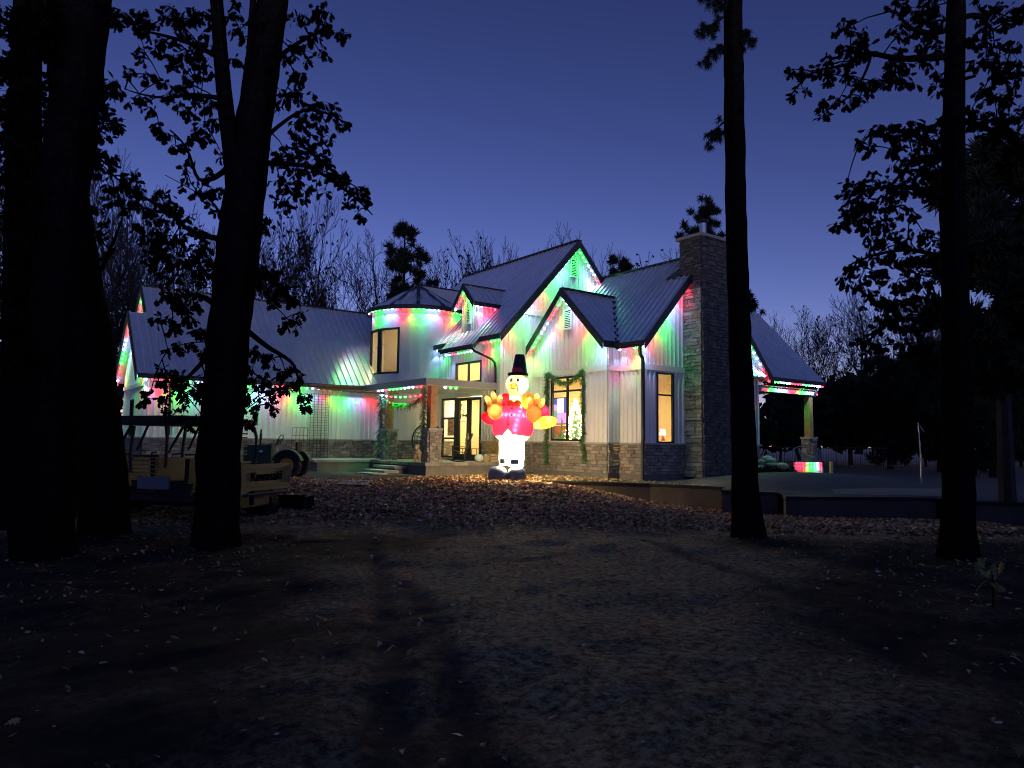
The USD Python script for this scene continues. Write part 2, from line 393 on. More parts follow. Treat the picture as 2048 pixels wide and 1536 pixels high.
house = thing('house', 'white ribbed metal farmhouse with gables, round turret and stone chimney', 'house', (17.4, 24.1, .3))
EX, EY = np.array([1., 0, 0]), np.array([0, 1., 0])
def wall(O, eu, n, pts, holes=(), ribs=.2286, phase=0., name='wall'):
    p = Polygon(pts).buffer(0)
    for (u0, u1, v0, v1) in holes: p = p.difference(sbox(u0, v0, u1, v1))
    part(house, name, ribbed(O, eu, EZ, n, p, ribs, .085, .032, phase), 'siding')
def trimboard(O, eu, n, u0, u1, v0, v1, d=.055, name='trim_board', m='trim'):
    part(house, name, obox(O, eu, EZ, n, u0, u1, v0, v1, .034 if d > .036 else 0, d), m)
def roof_slope(pts, up, name='roof_slope', under='soffit', sp=.3048, phase=.0):
    pts = np.array(pts, float); n = np.cross(pts[1]-pts[0], pts[2]-pts[0]); n /= np.linalg.norm(n)
    if n[2] < 0: n = -n
    up = np.asarray(up, float); ev = up-n*(up@n); ev /= np.linalg.norm(ev); eu = np.cross(ev, n)
    O = pts[0]; uv = np.stack([(pts-O)@eu, (pts-O)@ev], 1); poly = Polygon(uv)
    r = part(house, name, ribbed(O, eu, ev, n, poly, sp, .12, .055, phase), 'roof_metal')
    part(house, 'roof_deck', plate(O, eu, ev, n, poly, -.10, -.01), under)
    return r
def fascia(a, b, h=.27, t=.04, out=None, name='fascia', m='dark_metal', drop=0.):
    """dark board hanging from the roof edge a-b"""
    a, b = np.asarray(a, float), np.asarray(b, float); e = b-a; L = np.linalg.norm(e); e /= L
    s = np.cross(e, EZ); s /= np.linalg.norm(s)
    if out is not None and s@np.asarray(out) < 0: s = -s
    # parallelogram with vertical ends
    V = np.array([p+s*d+EZ*z for d in (0, t) for z in (-h-drop, .05-drop) for p in (a, b)])
    f = BOXF if np.cross(e, EZ)@s > 0 else BOXF[:, ::-1]
    part(house, name, (V, f), m)

# ------------------------------------------------------------------ windows
def window(O, eu, n, u0, u1, v0, v1, mull=(), trans=(), fr=.06, sub=None, name='window', depth=.10, lab=None):
    O, eu, n = map(lambda a: np.asarray(a, float), (O, eu, n))
    w = MB(); d0, d1 = -depth+.05, .05
    w.add(obox(O, eu, EZ, n, u0, u0+fr, v0, v1, d0, d1)); w.add(obox(O, eu, EZ, n, u1-fr, u1, v0, v1, d0, d1))
    w.add(obox(O, eu, EZ, n, u0+fr, u1-fr, v0, v0+fr, d0, d1)); w.add(obox(O, eu, EZ, n, u0+fr, u1-fr, v1-fr, v1, d0, d1))
    us = [u0+fr]; 
    for m in mull: us += [m-fr/2, m+fr/2]
    us.append(u1-fr); vs = [v0+fr]
    for t_ in trans: vs += [t_-fr/2, t_+fr/2]
    vs.append(v1-fr)
    for m in mull: w.add(obox(O, eu, EZ, n, m-fr/2, m+fr/2, v0+fr, v1-fr, d0+.01, d1-.01))
    for t_ in trans:
        for i in range(0, len(us), 2): w.add(obox(O, eu, EZ, n, us[i], us[i+1], t_-fr/2, t_+fr/2, d0+.01, d1-.012))
    p = part(house, name, w, 'black', label=lab)
    for i in range(0, len(us), 2):
        for j in range(0, len(vs), 2):
            part(p, 'pane', obox(O, eu, EZ, n, us[i], us[i+1], vs[j], vs[j+1], -.012, -.006), 'pane')
    return p
def room(x0, x1, y0, y1, z0, z1, openings, lamp, m='cream', poly=None):
    """floor, ceiling and the inner walls that are not the outer wall; openings: sides left open"""
    r = MB(); t = .04
    r.add(bx(x0, x1, y0, y1, z1, z1+t))
    if 'x0' not in openings: r.add(bx(x0-t, x0, y0, y1, z0, z1))
    if 'x1' not in openings: r.add(bx(x1, x1+t, y0, y1, z0, z1))
    if 'y0' not in openings: r.add(bx(x0, x1, y0-t, y0, z0, z1))
    if 'y1' not in openings: r.add(bx(x0, x1, y1, y1+t, z0, z1))
    p = part(house, 'room', r, m)
    part(p, 'room_floor', bx(x0, x1, y0, y1, z0-.05, z0), 'floor_wood')
    for (lx, ly, s) in lamp: part(p, 'ceiling_lamp', bx(lx-s, lx+s, ly-s, ly+s, z1-.05, z1-.02), 'room_lamp')
    return p

# ------------------------------------------------------------------ stone facing: single stones, coursed
STONES = []
def stones(O, eu, n, L, z0, z1, hmin=.085, hmax=.15, lmin=.18, lmax=.55, seed=0, clip=None):
    """collects stone boxes on a face; returns backing"""
    O, eu, n = map(lambda a: np.asarray(a, float), (O, eu, n)); rr = random.Random(seed)
    z = z0; out = []
    while z < z1-.03:
        h = min(rr.uniform(hmin, hmax), z1-z)
        if z1-z-h < .05: h = z1-z
        u = -rr.uniform(0, .2)
        while u < L:
            l = rr.uniform(lmin, lmax); a, b = max(u, 0), min(u+l, L)
            if b-a > .05:
                d = rr.uniform(.03, .075); g = .007
                V, F = obox(O, eu, EZ, n, a+g, b-g, z+g, z+h-g, -.02, d)
                j = np.array([[rr.uniform(-.012, .012) for _ in range(3)] for _ in range(8)])
                j[:4] *= .2
                V = V+j[:, :1]*eu+j[:, 1:2]*EZ*.8+j[:, 2:]*n
                out.append((V, F))
            u += l
        z += h
    return out
def facing(parent, boxes, single, pre='stone'):
    if single:
        for k, b in enumerate(boxes): part(parent, 'stone', b, f'{pre}{random.randrange(4)}')
    else:
        for q in range(4):
            mb = MB()
            for b in boxes[q::4]: mb.add(b)
            if mb.n: part(parent, 'stonework', mb, f'{pre}{q}', kind='stuff')

ZS, ZB0, ZB1, ZF = 1.62, 4.32, 4.53, .46
XA, YA0, YA1 = 19.16, 19.61, 24.1
X2, Y2 = 19.77, 18.39
XM, YM = 17.39, 24.1
# roof planes
zA = lambda y: 7.72-.98*abs(y-21.85)
zR = lambda x: 9.10-1.08*abs(x-22.95)
zM = lambda x: 10.55-1.08*abs(x-21.35)
zL = lambda y: 8.16-1.02*abs(y-34.7)
zL1 = lambda y: 6.75-1.02*abs(y-33.3)

# --- front gable block (faces -X)
NA = -EX; OA = np.array([XA, 0, 0])
AW = (20.92, 22.88, 1.66, 4.24)
wall(OA, EY, NA, [(YA0, ZB1), (YA1, ZB1), (YA1, zA(YA1)-.1), (21.85, zA(21.85)-.1), (YA0, zA(YA0)-.1)], name='gable_wall')
wall(OA, EY, NA, [(YA0, ZS), (YA1, ZS), (YA1, ZB0), (YA0, ZB0)], [AW])
trimboard(OA, EY, NA, YA0, YA1, ZB0, ZB1)
for y in (YA0+.055, YA1-.055): trimboard(OA, EY, NA, y-.055, y+.055, ZS, ZB0-.002, .05, 'corner_trim')
trimboard(OA, EY, NA, AW[1], AW[1]+.10, AW[2]-.02, ZB0-.004, .052, 'window_trim'); trimboard(OA, EY, NA, AW[0]-.10, AW[0], AW[2]-.02, ZB0-.004, .052, 'window_trim')
part(house, 'sill_ledge', obox(OA, EY, EZ, NA, YA0-.08, YA1, ZS-.07, ZS, -.02, .115), 'concrete')
window(OA, EY, NA, *AW, mull=[21.90], trans=[3.66], fr=.075)
part(house, 'foundation', bx(XA+.005, 21., YA0+.005, YA1, -.1, ZF), 'foundation')
base = part(house, 'stone_base', bx(XA+.01, XA+.3, YA0+.01, YA1, ZF, ZS-.07), 'mortar')
facing(base, stones(OA, EY, NA, 0, 0, 0)+[( b[0]+EY*YA0, b[1]) for b in stones(OA, EY, NA, YA1-YA0, ZF, ZS-.075, .09, .15, .2, .6, seed=3)], True)
# side return and inner corner
OS = np.array([0, YA0, 0]); NS = -EY
wall(OS, EX, NS, [(XA, ZB1), (X2, ZB1), (X2, 5.5), (XA, 5.2)]); wall(OS, EX, NS, [(XA, ZS), (X2, ZS), (X2, ZB0), (XA, ZB0)])
trimboard(OS, EX, NS, XA-.05, X2-.04, ZB0, ZB1, .056)
O2 = np.array([X2, 0, 0])
wall(O2, EY, NA, [(Y2, ZB1), (YA0, ZB1), (YA0, 5.55), (Y2, 5.55)]); wall(O2, EY, NA, [(Y2, ZS), (YA0, ZS), (YA0, ZB0), (Y2, ZB0)])
trimboard(O2, EY, NA, Y2-.05, YA0-.06, ZB0, ZB1)
b2 = part(house, 'stone_base', bx(X2+.01, X2+.3, Y2+.01, YA0, ZF, ZS-.07), 'mortar')
facing(b2, [(b[0]+EY*Y2, b[1]) for b in stones(O2, EY, NA, YA0-Y2, ZF, ZS-.075, seed=5)]+[(b[0]+EX*XA, b[1]) for b in stones(OS, EX, NS, X2-XA, ZF, ZS-.075, seed=6)], False)
part(house, 'sill_ledge', obox(O2, EY, EZ, NA, Y2-.1, YA0-.115, ZS-.07, ZS, -.02, .11), 'concrete'); part(house, 'sill_ledge', obox(OS, EX, EZ, NS, XA-.1, X2-.112, ZS-.07, ZS-.001, -.02, .11), 'concrete')
part(house, 'foundation', bx(X2+.006, 26.7, Y2+.006, YA1, -.1, ZF-.002), 'foundation')
# --- chimney gable (faces -Y)
OB = np.array([0, Y2, 0]); BW = (20.47, 21.40, 1.62, 4.26); XR1 = 26.8
wall(OB, EX, NS, [(X2, ZB1), (XR1, ZB1), (XR1, zR(XR1)-.1), (22.95, zR(22.95)-.1), (X2, zR(X2)-.1)], name='gable_wall')
wall(OB, EX, NS, [(X2, ZS), (XR1, ZS), (XR1, ZB0), (X2, ZB0)], [BW])
trimboard(OB, EX, NS, X2, 22.06, ZB0, ZB1); trimboard(OB, EX, NS, 23.84, XR1, ZB0, ZB1)
for x in (X2+.055, 22.0, XR1-.055): trimboard(OB, EX, NS, x-.055, x+.055, ZS, ZB0-.002, .05, 'corner_trim')
part(house, 'sill_ledge', obox(OB, EX, EZ, NS, X2-.1, 22.06, ZS-.07, ZS+.001, -.02, .112), 'concrete'); part(house, 'sill_ledge', obox(OB, EX, EZ, NS, 23.84, XR1+.08, ZS-.07, ZS+.001, -.02, .112), 'concrete')
window(OB, EX, NS, *BW, trans=[3.42], fr=.06)
b3 = part(house, 'stone_base', bx(X2+.01, XR1, Y2+.012, Y2+.3, ZF, ZS-.07), 'mortar')
facing(b3, [(b[0]+EX*X2, b[1]) for b in stones(OB, EX, NS, 22.06-X2, ZF, ZS-.075, seed=8)]+[(b[0]+EX*23.84, b[1]) for b in stones(OB, EX, NS, XR1-23.84, ZF, ZS-.075, seed=9)], False)
wall(np.array([XR1, 0, 0]), EY, EX, [(Y2, ZS), (24, ZS), (24, 4.9), (Y2, 4.9)])
# chimney
CX0, CX1, CY0, CY1, CZ = 22.06, 23.84, 17.54, 18.56, 9.55
chim = part(house, 'chimney', MB().add(bx(CX0, CX1, CY0, CY1, -.2, CZ)), 'mortar')
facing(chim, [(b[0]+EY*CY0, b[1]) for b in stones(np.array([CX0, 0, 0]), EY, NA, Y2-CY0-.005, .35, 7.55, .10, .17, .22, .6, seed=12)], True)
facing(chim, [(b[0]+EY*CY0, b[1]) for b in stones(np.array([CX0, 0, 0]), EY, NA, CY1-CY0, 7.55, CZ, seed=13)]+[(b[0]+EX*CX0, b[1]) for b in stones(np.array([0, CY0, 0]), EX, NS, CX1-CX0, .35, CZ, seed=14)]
       + [(b[0]+EY*CY0, b[1]) for b in stones(np.array([CX1, 0, 0]), EY, EX, CY1-CY0, .35, CZ, seed=15)], False, 'shaded_stone')
part(house, 'chimney_cap', MB().add(bx(CX0-.12, CX1+.12, CY0-.12, CY1+.12, CZ, CZ+.10)).add(bx(CX0-.06, CX1+.06, CY0-.06, CY1+.06, CZ+.10, CZ+.15)), 'concrete')
fl = part(house, 'flue', MB().add(cyl((22.82, 18.05, CZ+.15), (22.82, 18.05, CZ+.75), .13)).add(cyl((22.82, 18.05, CZ+.15), (22.82, 18.05, CZ+.22), .19)), 'steel', smooth=40)
part(fl, 'rain_cap', MB().add(cyl((22.82, 18.05, CZ+.80), (22.82, 18.05, CZ+.84), .24)).add(cyl((22.82, 18.05, CZ+.84), (22.82, 18.05, CZ+.97), .22, .03)).add(cyl((22.82, 18.05, CZ+.75), (22.82, 18.05, CZ+.80), .09)), 'black', smooth=40)
part(house, 'cricket_flashing', beam((21.86, 18.0, 7.95), (21.95, 18.62, 8.1), .12, .03), 'steel')
part(house, 'roof_cricket', (np.array([(21.95, 18.57, 8.06), (21.95, 18.57, 8.42), (21.98, 19.35, 8.10), (22.45, 18.57, 8.62)]), np.array([[0, 2, 1], [1, 2, 3]])), 'dark_metal')
# --- two-storey block gable (faces -Y) and left wall (faces -X)
OM = np.array([0, YM, 0]); XM1 = 25.31
wall(OM, EX, NS, [(18.39, 7.24), (24.31, 7.24), (21.35, 10.45)], name='gable_wall')
wall(OM, EX, NS, [(XM, ZS), (XM1, ZS), (XM1, zM(XM1)-.1), (24.54, 7.0), (18.16, 7.0), (XM, zM(XM)-.1)])
part(house, 'trim_board', plate(OM, EX, EZ, NS, Polygon([(18.16, 7.0), (24.54, 7.0), (24.31, 7.24), (18.39, 7.24)]), .0, .055), 'trim')
trimboard(OM, EX, NS, XM-.04, XM+.10, .8, 6.1, .05, 'corner_trim')
OW = np.array([XM, 0, 0]); MU = (25.39, 27.44, 4.12, 5.06); MD = (25.36, 28.55, .80, 3.52)
wall(OW, EY, NA, [(YM, ZS), (29.4, ZS), (29.4, 6.1), (YM, 6.1)], [MU, MD])
wall(OW, EY, NA, [(28.55, .8), (29.4, .8), (29.4, ZS), (28.55, ZS)])
trimboard(OW, EY, NA, YM, YM+.10, ZS, 6.0, .05, 'corner_trim')
window(OW, EY, NA, *MU, mull=[26.42], fr=.09)
bm = part(house, 'stone_base', bx(XM+.01, XM+.3, YM+.01, 25.34, .6, ZS-.07), 'mortar')
facing(bm, [(b[0]+EY*YM, b[1]) for b in stones(OW, EY, NA, 25.3-YM, .62, ZS-.075, seed=17)]+[(b[0]+EX*XM, b[1]) for b in stones(OM, EX, NS, XA-XM, .35, ZS-.075, seed=18)], False)
part(house, 'sill_ledge', obox(OW, EY, EZ, NA, YM-.1, 25.3, ZS-.07, ZS, -.02, .11), 'concrete'); part(house, 'sill_ledge', obox(OM, EX, EZ, NS, XM-.1, XA-.12, ZS-.07, ZS-.001, -.02, .11), 'concrete')
part(house, 'foundation', bx(XM+.006, 21, YM+.006, 33, -.1, .8), 'foundation')
# entry: side light of three panes, two glazed doors
window(OW, EY, NA, 27.38, 28.55, .85, 3.52, trans=[1.72, 2.62], fr=.09, name='side_window')
for k, (u0, u1) in enumerate(((25.38, 26.33), (26.36, 27.34))):
    fr = MB(); v0, v1, w_ = .82, 3.50, .13
    if k == 1: u0s = u0
    fr.add(obox(OW, EY, EZ, NA, u0, u0+w_, v0, v1, -.05, .03)).add(obox(OW, EY, EZ, NA, u1-w_*(2 if k else 1), u1, v0, v1, -.05, .03))
    fr.add(obox(OW, EY, EZ, NA, u0+w_, u1-w_*(2 if k else 1), v0, v0+.22, -.05, .03)).add(obox(OW, EY, EZ, NA, u0+w_, u1-w_*(2 if k else 1), v1-.13, v1, -.05, .03))
    d = part(house, 'door', fr, 'black')
    part(d, 'door_pane', obox(OW, EY, EZ, NA, u0+w_, u1-w_*(2 if k else 1), v0+.22, v1-.13, -.012, -.004), 'pane')
    hy = u0+.07 if k else u1-.07
    part(d, 'handle', MB().add(cyl((XM-.03, hy, 1.75), (XM-.09, hy, 1.75), .015, sides=8)).add(cyl((XM-.09, hy, 1.65), (XM-.09, hy, 1.95), .014, sides=8)), 'steel')
    if k == 1:
        # script lettering and a row of small letters on the glass
        sc = MB(); xs = XM-.008
        def stroke(pts, r=.013):
            pts = np.array(pts); t = np.linspace(0, 1, len(pts)); tt = np.linspace(0, 1, len(pts)*5)
            P = np.stack([np.full(len(tt), xs), 27.06-np.interp(tt, t, pts[:, 0]), np.interp(tt, t, pts[:, 1])], 1); sc.add(tube(P, r, 5))
        stroke([(.02, 3.02), (.06, 3.12), (.10, 3.22), (.14, 3.24), (.13, 3.14), (.08, 3.06), (.05, 2.98), (.10, 2.96), (.17, 3.02)])
        stroke([(.10, 2.98), (.13, 2.80), (.08, 2.62), (.05, 2.58), (.05, 2.68), (.12, 2.76), (.20, 2.80), (.24, 2.74), (.22, 2.66), (.20, 2.72), (.27, 2.78)])
        stroke([(.24, 2.64), (.29, 2.86), (.30, 2.98), (.28, 2.90), (.29, 2.68), (.33, 2.72), (.36, 2.78), (.37, 2.68), (.41, 2.70), (.44, 2.78), (.44, 2.66), (.49, 2.72), (.52, 2.78), (.54, 2.64), (.60, 2.70)])
        part(d, 'script_lettering', sc, 'ink')
        sm_ = MB()
        for q in range(7): sm_.add(obox((xs, 0, 0), EY, EZ, NA, 26.62+q*.05, 26.65+q*.05, 2.42+.01*(q % 2), 2.47, 0, .004))
        part(d, 'small_lettering', sm_, 'ink')
part(house, 'door_header', obox(OW, EY, EZ, NA, 25.2, 28.6, 3.53, 3.66, 0, .06), 'trim')
# rooms behind the lit windows
room(19.20, 25.8, 19.68, 24.0, .8, 4.30, {'x0', 'y0'}, [(22.4, 21.8, .45)])
part(house, 'room', MB().add(bx(19.82, 25.8, 18.45, 19.68, 4.30, 4.34)).add(bx(25.8, 25.84, 18.45, 19.68, .8, 4.3)).add(bx(19.82, 25.8, 18.45, 19.68, .75, .8)), 'cream')
room(17.45, 20.6, 24.3, 29.3, .8, 3.74, {'x0'}, [(18.9, 26.4, .42), (18.9, 28.2, .3)])
room(17.45, 19.6, 25.2, 27.6, 3.98, 5.6, {'x0'}, [(18.2, 26.4, .3)])
# --- left wing (faces -Y) with lower projecting gable end (faces -X)
YL, XL0, XL1 = 31.0, 6.1, 15.4; XLL = 5.42
OL = np.array([0, YL, 0])
wall(OL, EX, NS, [(XLL, ZS), (XL1, ZS), (XL1, 4.2), (XLL, 4.2)], phase=.08)
part(house, 'sill_ledge', obox(OL, EX, EZ, NS, XLL-.08, XL1, ZS-.06, ZS, -.02, .10), 'concrete')
trimboard(OL, EX, NS, XLL-.04, XLL+.08, ZS, 3.9, .05, 'corner_trim')
bl = part(house, 'stone_base', bx(XLL, XL1, YL+.01, YL+.3, -.1, ZS-.06), 'mortar')
facing(bl, [(b[0]+EX*XLL, b[1]) for b in stones(OL, EX, NS, XL1-XLL, .3, ZS-.065, seed=21)], False)
OLL = np.array([XLL, 0, 0]); YL1 = 35.6
LD = (33.0, 33.75, .9, 3.15)
wall(OLL, EY, NA, [(YL, 3.75), (YL1, 3.75), (YL1, zL1(YL1)-.1), (33.3, zL1(33.3)-.1), (YL, zL1(YL)-.1)], name='gable_wall')
wall(OLL, EY, NA, [(YL, ZS), (YL1, ZS), (YL1, 3.6), (YL, 3.6)], [(LD[0], LD[1], ZS, LD[3])])
trimboard(OLL, EY, NA, YL, YL1, 3.6, 3.75)
part(house, 'foundation', bx(XLL+.004, XLL+.3, YL, YL1, -.1, ZS-.06), 'foundation')
part(house, 'sill_ledge', obox(OLL, EY, EZ, NA, YL-.08, YL1, ZS-.06, ZS, -.02, .10), 'concrete')
window(OLL, EY, NA, LD[0], LD[1], ZS, LD[3], fr=.07)
room(XLL+.03, 8, 31.6, 35, .8, 3.5, {'x0'}, [], m='soffit')
wall(np.array([XL0, 0, 0]), EY, NA, [(31.6, 4.2), (38.0, 4.2), (34.7, zL(34.7)-.1)], name='gable_wall')
wall(np.array([0, YL1, 0]), EX, EY, [(XLL, .8), (XL0+.2, .8), (XL0+.2, 4.2), (XLL, 4.2)])
# --- turret
TC, TR = np.array([17.4, 31.05]), 2.2
TA0 = math.atan2(-TC[1], -TC[0])           # towards the camera
def tp(ang, r, z): return np.array([TC[0]+r*math.cos(TA0+ang), TC[1]+r*math.sin(TA0+ang), z])
def deg(d): return math.radians(d)
def turret():
    NSEG = 96
    def band(z0, z1, a0, a1, r=TR, ribs=True):
        V, F = [], []
        n = max(2, int((a1-a0)/(2*PI)*NSEG))
        for k in range(n+1):
            a = a0+(a1-a0)*k/n; rr = r+(.016 if (k % 3 == 0 and ribs) else 0)
            V += [tp(a, rr, z0), tp(a, rr, z1)]
        for k in range(n): F += [[2*k, 2*k+1, 2*k+2], [2*k+1, 2*k+3, 2*k+2]]
        return np.array(V), np.array(F)
    WIN = [(deg(-50.5), deg(-21.5)), (deg(-80), deg(-52.5))]; wz0, wz1 = 4.66, 6.80
    w = MB().add(band(3.9, wz0, -PI, PI)).add(band(wz1, 7.78, -PI, PI)).add(band(wz0, wz1, WIN[0][1], PI)).add(band(wz0, wz1, -PI, WIN[1][0])).add(band(wz0, wz1, WIN[1][1], WIN[0][0], ribs=False))
    part(house, 'turret_wall', w, 'siding', smooth=25)
    part(house, 'turret_lower_wall', band(ZS, 3.76, -PI*.95, PI*.4), 'siding', smooth=25)
    for a0, a1 in WIN:
        p, q = tp(a0, TR+.03, 0), tp(a1, TR+.03, 0); e = (q-p)/np.linalg.norm(q-p); L = np.linalg.norm(q-p)
        nn = np.array([e[1], -e[0], 0]); nn = nn if nn[:2]@(p[:2]-TC) > 0 else -nn
        window(p, e, nn, 0, L, wz0, wz1, fr=.085, depth=.10)
    b = part(house, 'stone_base', MB().add(band(.6, ZS-.06, -PI, PI, TR, False)), 'mortar')
    bs = []
    rr = random.Random(5); z = .78
    while z < ZS-.1:
        h = min(rr.uniform(.09, .15), ZS-.07-z); a = -PI*.75+rr.uniform(0, .1)
        while a < PI*.3:
            l = rr.uniform(.18, .45)/TR; d = rr.uniform(.03, .06)
            p, q = tp(a+.003, TR-.02, z+.006), tp(a+l-.003, TR-.02, z+.006); e = q-p; L = np.linalg.norm(e); e /= L
            nn = np.array([e[1], -e[0], 0]); nn = nn if nn[:2]@(p[:2]-TC) > 0 else -nn
            bs.append(obox(p, e, EZ, nn, 0, L, 0, h-.012, 0, d+.03)); a += l
        z += h
    facing(b, bs, False)
    part(house, 'sill_ledge', lathe([(TR, ZS-.06), (TR+.09, ZS-.06), (TR+.09, ZS), (TR, ZS)], 48, (TC[0], TC[1], 0)), 'concrete')
    # faceted roof
    ER, EZ0, AP = 2.46, 7.80, np.array([TC[0], TC[1], 9.20])
    ang = [deg(30*k) for k in range(-4, 5)]
    for k in range(len(ang)-1):
        p, q = tp(ang[k], ER, EZ0), tp(ang[k+1], ER, EZ0); mid = (p+q)/2
        roof_slope([p, q, AP], AP-mid, name='turret_roof', phase=.15)
    for a in ang:
        p = tp(a, ER+.01, EZ0+.03); part(house, 'hip_cap', beam(p, AP+EZ*.05, .16, .035), 'dark_metal')
    # straight back slopes running into the tall roof
    far = AP+np.array([4.0, 0, -.02])
    for a, s in ((ang[0], 1), (ang[-1], -1)):
        p = tp(a, ER, EZ0); roof_slope([p, p+np.array([5., 0, 0]), far, AP], (0, -1 if p[1] > TC[1] else 1, .6), name='turret_roof')
    part(house, 'ridge_cap', beam(AP+EZ*.05, far+EZ*.05, .2, .05), 'dark_metal')
    V = MB()
    for k in range(48):
        a, c = -PI*.8+k*PI*1.6/48, -PI*.8+(k+1)*PI*1.6/48
        V.add((np.array([tp(x, r, z) for x in (a, c) for r in (ER-.02, ER+.03) for z in (EZ0-.17, EZ0+.02)])[[0, 4, 1, 5, 2, 6, 3, 7]], BOXF[:, ::-1]))
    part(house, 'turret_fascia', V, 'dark_metal')
    part(house, 'turret_soffit', lathe([(TR-.02, EZ0-.04), (ER, EZ0-.04)], 48, (TC[0], TC[1], 0)), 'soffit')
    # room
    r = part(house, 'room', MB().add(lathe([(.01, 7.3), (TR-.02, 7.3)], 24, (*TC, 0))).add(obox(tp(deg(-50), .35, 0), np.array([math.cos(TA0-deg(50)+PI/2), math.sin(TA0-deg(50)+PI/2), 0]), EZ, np.array([math.cos(TA0-deg(50)), math.sin(TA0-deg(50)), 0]), -2.2, 2.2, 4.1, 7.3, -.03, 0)), 'cream')
    part(r, 'room_floor', lathe([(.01, 4.12), (TR-.02, 4.12)], 24, (*TC, 0)), 'floor_wood')
    c = tp(deg(-50), .75, 7.22); part(r, 'ceiling_lamp', bx(c[0]-.2, c[0]+.2, c[1]-.2, c[1]+.2, 7.22, 7.26), 'room_lamp')
    for u, s in ((-22, .13), (-31, .12), (-66, .12)):
        e = np.array([math.cos(TA0-deg(50)+PI/2), math.sin(TA0-deg(50)+PI/2), 0]); nn = np.array([math.cos(TA0-deg(50)), math.sin(TA0-deg(50)), 0])
        o = tp(deg(-50), .36, 5.0)+e*((u+44)*.035)
        pf = part(r, 'picture_frame', MB().add(obox(o, e, EZ, nn, -s, -s+.03, -.2, .2, 0, .03)).add(obox(o, e, EZ, nn, s-.03, s, -.2, .2, 0, .03)).add(obox(o, e, EZ, nn, -s+.03, s-.03, .17, .2, 0, .03)).add(obox(o, e, EZ, nn, -s+.03, s-.03, -.2, -.17, 0, .03)), 'black')
turret()
# ------------------------------------------------------------------ main roofs
# front gable roof
XAf = 18.76
def xR_at(z): return 22.95-(9.10-z)/1.08
for s in (-1, 1):
    ye = 21.85+s*(2.4 if s < 0 else 2.22)
    pts = [(XAf, ye, zA(ye)), (xR_at(zA(ye)) if s < 0 else 19.7, ye, zA(ye)), (xR_at(7.72), 21.85, 7.72), (XAf, 21.85, 7.72)]
    roof_slope(pts, (0, -s, 1))
    fascia((XAf-.03, ye, zA(ye)), (XAf-.03, 21.85, 7.72), out=-EX)
    if s < 0: fascia((XAf, ye, zA(ye)), (19.62, ye, zA(ye)), h=.2, out=-EY)
part(house, 'ridge_cap', MB().add(beam((XAf-.07, 21.80, 7.755), (xR_at(7.72)+.1, 21.80, 7.755), .22, .05)), 'dark_metal')
# valley flashing
part(house, 'valley_flashing', beam((xR_at(7.74)-.02, 21.85, 7.76), (xR_at(5.38)-.02, 19.46, 5.42), .14, .02, up=(-.5, -.5, .7)), 'dark_metal')
# right wing roof
YRf = 18.02
xe = 19.42
roof_slope([(xe, YRf, zR(xe)), (xe, 19.6, zR(xe)), (xR_at(7.72), 21.85, 7.72), (xR_at(7.72), YM, 7.72), (22.95, YM, 9.10), (22.95, YRf, 9.10)], (1, 0, 1.08))
xe2 = 27.32
roof_slope([(xe2, YRf, zR(xe2)), (xe2, YM, zR(xe2)), (22.95, YM, 9.10), (22.95, YRf, 9.10)], (-1, 0, 1.08))
fascia((xe, YRf-.03, zR(xe)), (22.05, YRf-.03, zR(22.05)), out=-EY); fascia((23.86, YRf-.03, zR(23.86)), (xe2, YRf-.03, zR(xe2)), out=-EY)
fascia((xe-.01, YRf, zR(xe)), (xe-.01, 19.42, zR(xe)), h=.17, out=-EX)
part(house, 'ridge_cap', beam((22.95, CY1, 9.13), (22.95, YM, 9.13), .24, .06), 'dark_metal')
part(house, 'gutter', beam((xe-.08, YRf-.02, zR(xe)-.02), (xe-.08, 19.4, zR(xe)-.02), .13, .11), 'dark_metal')
# tall roof
YMf, YMb = 23.70, 33.07; xm = 17.08; xm2 = 16.79
p_ext0, p_ext1 = 25.17, 27.80
roof_slope([(xm, YMf, zM(xm)), (xm, p_ext0, zM(xm)), (xm2, p_ext0, zM(xm2)), (xm2, p_ext1, zM(xm2)), (xm, p_ext1, zM(xm)), (xm, YMb, zM(xm)), (21.35, YMb, 10.55), (21.35, YMf, 10.55)], (1, 0, 1.08))
xmr = 25.6
roof_slope([(xmr, YMf, zM(xmr)), (xmr, YMb, zM(xmr)), (21.35, YMb, 10.55), (21.35, YMf, 10.55)], (-1, 0, 1.08))
fascia((xm, YMf-.03, zM(xm)), (21.35, YMf-.03, 10.55), h=.30, out=-EY); fascia((21.35, YMf-.031, 10.55), (xmr, YMf-.031, zM(xmr)), h=.30, out=-EY)
fascia((xm-.01, YMf, zM(xm)), (xm-.01, p_ext0-.02, zM(xm)), h=.16, out=-EX); fascia((xm2-.01, p_ext0, zM(xm2)), (xm2-.01, p_ext1, zM(xm2)), h=.16, out=-EX); fascia((xm-.01, p_ext1+.02, zM(xm)), (xm-.01, 29.3, zM(xm)), h=.16, out=-EX)
fascia((xm2, p_ext0-.02, zM(xm2)), (xm, p_ext0-.02, zM(xm)), h=.14, out=-EY)
part(house, 'gutter', beam((xm2-.08, p_ext0-.04, zM(xm2)-.03), (xm2-.08, p_ext1+.03, zM(xm2)-.03), .13, .11), 'dark_metal')
part(house, 'ridge_cap', beam((21.35, YMf-.05, 10.58), (21.35, YMb, 10.58), .26, .06), 'dark_metal')
